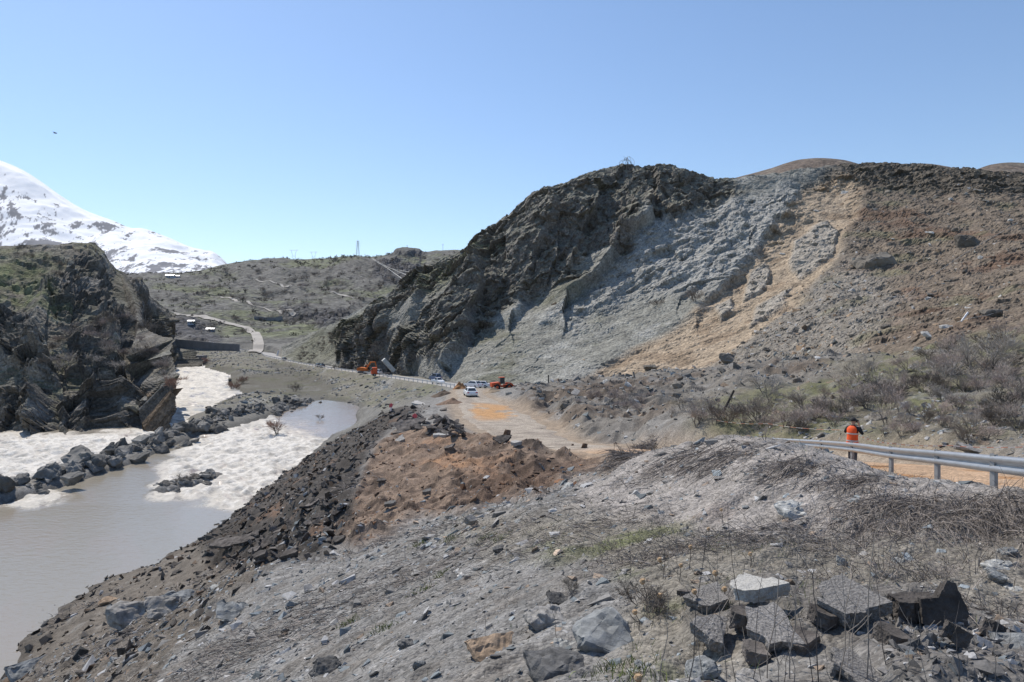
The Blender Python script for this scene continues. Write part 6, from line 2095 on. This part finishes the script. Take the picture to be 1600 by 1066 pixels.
# earth heap beside the sedan
def heap(name, label, px, py, wpx, hpx, mat, seed, dy=0):
    h = hit(px, py, [ground, track, road])[0]
    w_ = wpx / F * h.y
    hh = hpx / F * h.y
    n, k = 40, 14
    V, Fc = [], []
    for a in range(k + 1):
        for j in range(n):
            t_ = a / k
            an = 6.283 * j / n
            q_ = np.array([math.cos(an) * t_, math.sin(an) * t_, 0])
            r_ = 1 + 0.18 * float(gnoise(np.array([q_[0] * 2 + seed, q_[1] * 2, 0.3])))
            V.append((q_[0] * w_ / 2 * r_, q_[1] * w_ / 2 * r_ * 0.8, hh * (1 - t_) ** 0.85 * (1 + 0.35 * float(gnoise(np.array([q_[0] * 3 + seed, q_[1] * 3, 1.7])))) - 0.3 * t_))
    for a in range(k):
        for j in range(n):
            Fc.append((a * n + j, a * n + (j + 1) % n, (a + 1) * n + (j + 1) % n, (a + 1) * n + j))
    o = pymesh(name, V, Fc, mat, None, True)
    o.location = (h.x, h.y + dy, h.z)
    return tag(o, label, 'earth heap')
M_OEARTH = solid('orange_earth', (0.30, 0.15, 0.065), 0.95, 0, 0.35, 1.2, 0.12)
M_TEARTH = solid('tan_earth', (0.28, 0.215, 0.15), 0.95, 0, 0.3, 1.0, 0.1)
M_DEARTH = solid('dark_earth', (0.10, 0.072, 0.052), 0.95, 0, 0.4, 1.2, 0.15)
heap('earth_heap', 'orange-brown earth heap left of the white sedan', 719, 608, 24, 12, M_OEARTH, 3)
heap('earth_heap', 'low tan earth heap right of the white sedan', 772, 613, 32, 8, M_TEARTH, 5)
heap('earth_heap', 'dark earth ridge at the broken road edge left of the sedan', 694, 618, 40, 9, M_DEARTH, 8)
heap('earth_heap', 'brown spoil mound in front of the dark earth ridge', 706, 630, 50, 8, M_CLOD, 11)

# marker posts at the broken road edge
M_MRED = solid('marker_red', (0.62, 0.10, 0.11), 0.7)
M_MWH = solid('marker_white', (0.75, 0.62, 0.62), 0.7)
for px, py, hp, lab in ((611, 642, 12, 'red and white marker farther up the broken bank'), (648, 662, 16, 'red and white marker among the broken asphalt plates')):
    loc, nr = at_px(px, py, [ground])
    s = hp / F * loc.y
    t = thing('marker_post', lab, 'marker', loc)
    MB().tube([(0, 0, -0.1), (0, 0, s * 0.5)], 0.11, 8).build('white_foot', M_MWH, t)
    m = MB(); m.prism([(-0.3, s * 0.45), (0.12, s * 0.4), (0.3, s * 0.75), (0.05, s), (-0.25, s * 0.85)], 'y', -0.06, 0.06); m.build('red_cloth', M_MRED, t)

# ------------------------------------------------------------------ road furniture, walls, houses, pylons
M_FRAIL = solid('far_rail', (0.60, 0.60, 0.60), 0.5, 0.3)
def far_rail(label, side, i0, i1, step):
    L = smooth_line(ROAD, 260)[i0:i1]
    t2 = np.gradient(L[:, :2], axis=0)
    t2 /= np.linalg.norm(t2, axis=1, keepdims=True)
    nrm = np.stack([-t2[:, 1], t2[:, 0]], 1) * side
    Q = np.concatenate([L[:, :2] + nrm * (L[:, 3:4] - 0.25), L[:, 2:3] + 0.1], 1)
    t = thing('road_guardrail', label, 'guardrail', Q[0])
    m = MB()
    rel_ = [Vector(q_ - Q[0]) for q_ in Q]
    V, Fc = [], []
    for k, q_ in enumerate(rel_):
        for dz in (0.45, 0.85):
            for dx in (-0.04, 0.04):
                V.append(q_ + Vector((nrm[k][0] * dx, nrm[k][1] * dx, dz)))
    for k in range(len(rel_) - 1):
        a, b_ = k * 4, k * 4 + 4
        Fc += [(a, b_, b_ + 2, a + 2), (a + 1, a + 3, b_ + 3, b_ + 1), (a + 2, b_ + 2, b_ + 3, a + 3), (a, a + 1, b_ + 1, b_)]
    pymesh('beam', V, Fc, M_FRAIL, t)
    last = -9
    dist = np.concatenate([[0], np.cumsum(np.linalg.norm(np.diff(Q[:, :2], axis=0), axis=1))])
    for s in np.arange(0, dist[-1], step):
        c = [np.interp(s, dist, Q[:, a]) - Q[0][a] for a in range(3)]
        MB().box((c[0], c[1], c[2] + 0.35), (0.18, 0.18, 1.1)).build('post', M_FRAIL, t)
far_rail('pale guardrail with short posts along the river side of the far road', 1, 20, 222, 5.0)

hl = lambda px, py: hit(px, py, [hills, ground])[0]
def drape(name, pxs, mat, hw, col, lift=0.7):
    pts = [hl(a, b_) for a, b_ in pxs]
    L = catmull(np.array([p_[:] for p_ in pts]), 110)
    t2 = np.gradient(L[:, :2], axis=0)
    t2 /= np.linalg.norm(t2, axis=1, keepdims=True) + 1e-9
    nrm = np.stack([-t2[:, 1], t2[:, 0]], 1)
    X = np.empty((110, 5, 3))
    for j, s in enumerate(np.linspace(-1, 1, 5)):
        X[:, j, :2] = L[:, :2] + nrm * hw * s
        for k in range(110):
            d_ = drop(X[k, j, 0], X[k, j, 1], [hills, ground])
            X[k, j, 2] = d_.z if d_ else L[k, 2]
    X[..., 2] += lift
    c = np.empty(X.shape)
    c[:] = col
    return sheet(name, X, c, mat, True)
mat_fr = terrain_mat('far_track', [0.1], bump=0.05, bump_scale=1.0, contrast=0.15)
drape('hill_road', [(396,551),(404,538),(400,524),(388,515),(360,507),(330,499),(300,494),(272,492)], mat_fr, 3.3, (0.36, 0.335, 0.30))
drape('hill_track', [(460,494),(440,489),(415,483),(390,475),(365,469),(345,465),(328,464)], mat_fr, 1.9, (0.36, 0.335, 0.30))
drape('hill_track', [(455,446),(448,449),(440,446),(425,441),(400,437)], mat_fr, 1.8, (0.34, 0.32, 0.29))
drape('hill_track', [(515,458),(530,461),(545,464),(560,467)], mat_fr, 1.6, (0.34, 0.32, 0.29))

M_WALL = solid('retaining_concrete', (0.23, 0.225, 0.225), 0.9, 0, 0.2, 0.3, 0.03)
def wall(label, pxs, hpx, name='retaining_wall'):
    pts = [hl(a, b_) for a, b_ in pxs]
    o0 = pts[0]
    V, Fc = [], []
    for p_, (a, b_) in zip(pts, pxs):
        hh = hpx / F * p_.y
        for dy in (0, 0.9):
            for z in (-1.0, hh):
                V.append((p_.x - o0.x, p_.y - o0.y - 0.3 + dy, p_.z - o0.z + z))
    for k in range(len(pts) - 1):
        a, b_ = 4 * k, 4 * k + 4
        Fc += [(a, b_, b_ + 1, a + 1), (a + 2, a + 3, b_ + 3, b_ + 2), (a + 1, b_ + 1, b_ + 3, a + 3)]
    Fc += [(0, 1, 3, 2), (4 * len(pts) - 4, 4 * len(pts) - 2, 4 * len(pts) - 1, 4 * len(pts) - 3)]
    o = pymesh(name, V, Fc, M_WALL)
    o.location = o0
    return tag(o, label, 'wall')
wall('long grey retaining wall above the road at the river bend', [(274,541),(310,544),(340,547),(360,548),(374,549)], 11)
wall('short dark retaining wall below the upper hill track', [(397,499),(415,501),(430,501),(441,499)], 5)

M_HWALL = solid('house_wall', (0.36, 0.40, 0.46), 0.85, 0, 0.1, 1.0)
M_HROOF = solid('house_roof', (0.72, 0.73, 0.75), 0.5, 0.1, 0.05, 1.0)
M_DOOR = solid('house_door', (0.10, 0.07, 0.05), 0.7)
def house(label, px, py, wpx, hpx):
    p_ = hl(px, py)
    w_, hh = wpx / F * p_.y, hpx / F * p_.y
    dp = w_ * 0.6
    t = thing('house', label, 'house', p_, 0.12)
    MB().box((0, 0, hh / 2 - 0.5), (w_, dp, hh + 1.0)).build('wall', M_HWALL, t)
    m = MB(); m.prism([(-dp * 0.6, hh), (0, hh + dp * 0.32), (dp * 0.6, hh), (0, hh + dp * 0.25)], 'x', -w_ * 0.55, w_ * 0.55); m.build('roof', M_HROOF, t)
    MB().box((0, -dp / 2 - 0.03, hh * 0.4), (w_ * 0.14, 0.08, hh * 0.75)).build('door', M_DOOR, t)
    for s in (-1, 1): MB().box((s * w_ * 0.28, -dp / 2 - 0.03, hh * 0.55), (w_ * 0.16, 0.08, hh * 0.35)).build('window', M_GLASS, t)
house('small white-roofed house beside the hill road', 299, 506, 10, 4)
house('low white-roofed shed below the hill road', 329, 517, 12, 2.5)
house('left one of the tiny white-roofed houses at the foot of the snow mountain', 266, 434, 12, 3)
house('right one of the tiny white-roofed houses at the foot of the snow mountain', 277, 434, 7, 2.5)
c_ = hit(198, 428, [hills])
if c_: house('tiny white-roofed house seen above the river cliff', 198, 428, 12, 3)

p = on_road(434, 556)
m = MB(); m.box((0, 0, 1.5), (0.9, 0.3, 3.6), Matrix.Rotation(0.25, 3, 'Y'))
o = m.build('white_slab', M_HROOF, None, False, 0.03); o.location = (p.x, p.y, p.z); tag(o, 'white slab leaning beside the far road', 'slab')
# bridge abutment over the stream
p = P(305, 566, 380)
t = thing('culvert', 'dark concrete culvert under the road at the head of the rapids', 'culvert', p)
for sx in (-1, 1): MB().box((4.2 * sx, 0, 0.0), (1.6, 6, 7)).build('abutment', M_WALL, t)
MB().box((0, 0, 3.2), (10.4, 6.2, 1.2)).build('deck', M_WALL, t)

M_PYL = solid('pylon_steel', (0.30, 0.31, 0.33), 0.5, 0.5)
def pylon(label, px, foot_py, top_py, d, kind):
    b_ = P(px, foot_py, d)
    H = (foot_py - top_py) / F * d
    t = thing('pylon', label, 'pylon', b_)
    r = 0.16 * d / 900
    m = MB()
    if kind == 'tower':
        wb, wt = H * 0.1, H * 0.02
        for sx in (-1, 1):
            for sy in (-1, 1): m.tube([(sx * wb, sy * wb, -2), (sx * wt, sy * wt, H)], r, 4)
        for k in range(9):
            z0, z1 = H * k / 9, H * (k + 1) / 9
            a, c = wb + (wt - wb) * k / 9, wb + (wt - wb) * (k + 1) / 9
            m.tube([(-a, -a, z0), (c, -c, z1)], r * 0.7, 3)
            m.tube([(a, -a, z0), (-c, -c, z1)], r * 0.7, 3)
        m.build('lattice_mast', M_PYL, t)
        for k, z in enumerate((0.72, 0.83, 0.93)):
            L = H * (0.15 - 0.02 * k)
            MB().tube([(-L, 0, H * z), (0, 0, H * (z + 0.03)), (L, 0, H * z)], r * 0.9, 4).build('crossarm', M_PYL, t)
    elif kind == 'portal':
        for sx in (-1, 1):
            m.tube([(sx * H * 0.2, 0, -2), (sx * H * 0.13, 0, H * 0.55), (sx * H * 0.24, 0, H)], r, 4)
        m.tube([(-H * 0.17, 0, H * 0.3), (H * 0.13, 0, H * 0.55)], r * 0.6, 3)
        m.tube([(H * 0.17, 0, H * 0.3), (-H * 0.13, 0, H * 0.55)], r * 0.6, 3)
        m.build('lattice_mast', M_PYL, t)
        MB().tube([(-H * 0.42, 0, H), (H * 0.42, 0, H)], r, 4).build('crossarm', M_PYL, t)
    else:
        m.tube([(0, 0, -2), (0, 0, H)], r * 1.2, 5)
        m.build('lattice_mast', M_PYL, t)
        MB().tube([(-H * 0.16, 0, H * 0.85), (H * 0.16, 0, H * 0.85)], r, 4).build('crossarm', M_PYL, t)
    return t
pylon('tall lattice pylon on the skyline above the valley', 559, 404, 376, 1440, 'tower')
pylon('left one of the two portal pylons on the skyline', 459, 408, 391, 1500, 'portal')
pylon('right one of the two portal pylons on the skyline', 490, 409, 394, 1560, 'portal')
pylon('thin mast on the rocky knoll', 636, 390, 383, 1250, 'mast')
pylon('thin mast on the skyline right of the rocky knoll', 692, 392, 381, 1260, 'mast')

# wrecked pylon on the crest
hx = hit(980, 272, [mountain])[0]
b_ = P(978, 266.5, hx.y + 2)
t = thing('wrecked_pylon', 'collapsed lattice pylon bent over on the mountain crest', 'pylon', b_)
r2_ = random.Random(5)
M_WRECK = solid('wreck_steel', (0.20, 0.165, 0.15), 0.7, 0.3)
S = 22 / F * hx.y
for k in range(15):
    a = r2_.uniform(-1, 1)
    top_ = Vector((r2_.uniform(-0.18, 0.25) * S, r2_.uniform(-0.2, 0.2) * S, S * r2_.uniform(0.75, 1.0)))
    foot_ = Vector((a * 0.62 * S, r2_.uniform(-0.3, 0.3) * S, -0.4))
    mid = top_.lerp(foot_, 0.45) + Vector((a * 0.22 * S, 0, 0.16 * S))
    MB().tube([tuple(top_), tuple(top_.lerp(mid, 0.6) + Vector((0, 0, 0.06 * S))), tuple(mid), tuple(foot_)], 0.055, 4).build('bent_strut', M_WRECK, t)
MB().tube([(0.05 * S, 0, S * 0.9), (0.12 * S, 0, S * 0.45), (0.28 * S, 0, -0.3)], 0.13, 5).build('bent_mast', M_WRECK, t)

# poles
M_POLE = solid('dark_pole', (0.05, 0.042, 0.036), 0.85)
a0, nr = at_px(1127, 645, [ground])
tp = P(1147, 610, a0.y)
o = MB().tube([(0, 0, -0.3), tuple(Vector(tp) - a0)], [0.13, 0.10], 8).build('leaning_pole', M_POLE, None); o.location = a0; tag(o, 'dark utility pole leaning to the right above the thicket', 'pole')
a0, nr = at_px(857, 600, [ground])
o = MB().tube([(0, 0, -0.3), (0, 0, 14 / F * a0.y)], [0.13, 0.10], 8).build('upright_pole', M_POLE, None); o.location = a0; tag(o, 'short upright pole at the foot of the grey scree right of the loader', 'pole')

# cables
M_CABLE = solid('bright_cable', (0.52, 0.49, 0.42), 0.45, 0.4)
def cable(label, pts, r, sag=0, n=14):
    pts = [Vector(p_) for p_ in pts]
    q_ = []
    for k in range(n + 1):
        t_ = k / n * (len(pts) - 1)
        i_ = min(int(t_), len(pts) - 2)
        f_ = t_ - i_
        q_.append(pts[i_].lerp(pts[i_ + 1], f_) - Vector((0, 0, sag * 4 * (k / n) * (1 - k / n))))
    o = MB().tube([tuple(a - q_[0]) for a in q_], r, 4).build('cable', M_CABLE, None)
    o.location = q_[0]
    return tag(o, label, 'cable')
cable('brightest fallen power cable slanting down from the skyline to the mountain spur', [P(581, 404, 1150), P(608, 421, 700), P(640, 444, 345)], 0.2)
cable('second fallen power cable just above the brightest one', [P(583, 404, 1150), P(605, 417, 700), P(650, 436, 340)], 0.12)
cable('third fallen power cable, highest of the three by the spur', [P(588, 410, 1100), P(612, 420, 700), P(660, 429, 335)], 0.10)
def ground_cable(label, pxs, r):
    pts = []
    for a, b_ in pxs:
        h = at_px(a, b_, [mountain, ground])
        pts.append(h[0] + h[1] * 0.35)
    return cable(label, pts, r, 0, 40)
M_CABLE2 = M_CABLE
ground_cable('thin cable lying across the landslide from the right edge to its middle', [(1604,341),(1570,362),(1540,378),(1507,397),(1478,418),(1450,440),(1420,461)], 0.05)
ground_cable('thin cable sagging across the lower right of the landslide', [(1498,506),(1515,501),(1545,495),(1570,487)], 0.04)
a0, nr = at_px(1502, 503, [mountain, ground])
o = MB().tube([(0, 0, 0), tuple(Vector(P(1513, 488, a0.y)) - a0)], 0.14, 6).build('broken_pole', M_HROOF, None); o.location = a0; tag(o, 'pale broken pole lying on the lower landslide near the cable', 'pole')

# bird
t = thing('bird', 'small dark bird flying high at the left', 'bird', P(86, 208, 60))
MB().tube([(-0.16, 0, 0.0), (-0.05, 0, 0.01), (0.06, 0, 0.0), (0.13, 0, 0.02)], [0.012, 0.045, 0.05, 0.02], 8).build('body', M_BLACK, t, True)
for s in (-1, 1):
    pymesh('wing', [(-0.05, 0.02 * s, 0.03), (0.05, 0.02 * s, 0.03), (0.02, 0.2 * s, 0.06), (-0.06, 0.33 * s, 0.02), (-0.08, 0.16 * s, 0.04)], [(0, 1, 2, 3, 4)], M_BLACK, t)

# ------------------------------------------------------------------ the air between here and the snow mountain
hz_v = [(x_, y_, z_) for x_ in (-7500, 7500) for y_ in (-600, 9800) for z_ in (-90, 1750)]
haze = pymesh('haze', hz_v, [(0, 1, 3, 2), (4, 6, 7, 5), (0, 4, 5, 1), (2, 3, 7, 6), (0, 2, 6, 4), (1, 5, 7, 3)], bpy.data.materials.new('haze_air'))
haze['kind'] = 'stuff'
hm = haze.data.materials[0]
hm.use_nodes = True
for n_ in list(hm.node_tree.nodes): hm.node_tree.nodes.remove(n_)
ho = hm.node_tree.nodes.new('ShaderNodeOutputMaterial')
hv = hm.node_tree.nodes.new('ShaderNodeVolumePrincipled')
hv.inputs['Color'].default_value = (0.80, 0.88, 1.0, 1)
hv.inputs['Density'].default_value = 0.000016
hv.inputs['Anisotropy'].default_value = 0.2
hm.node_tree.links.new(hv.outputs['Volume'], ho.inputs['Volume'])
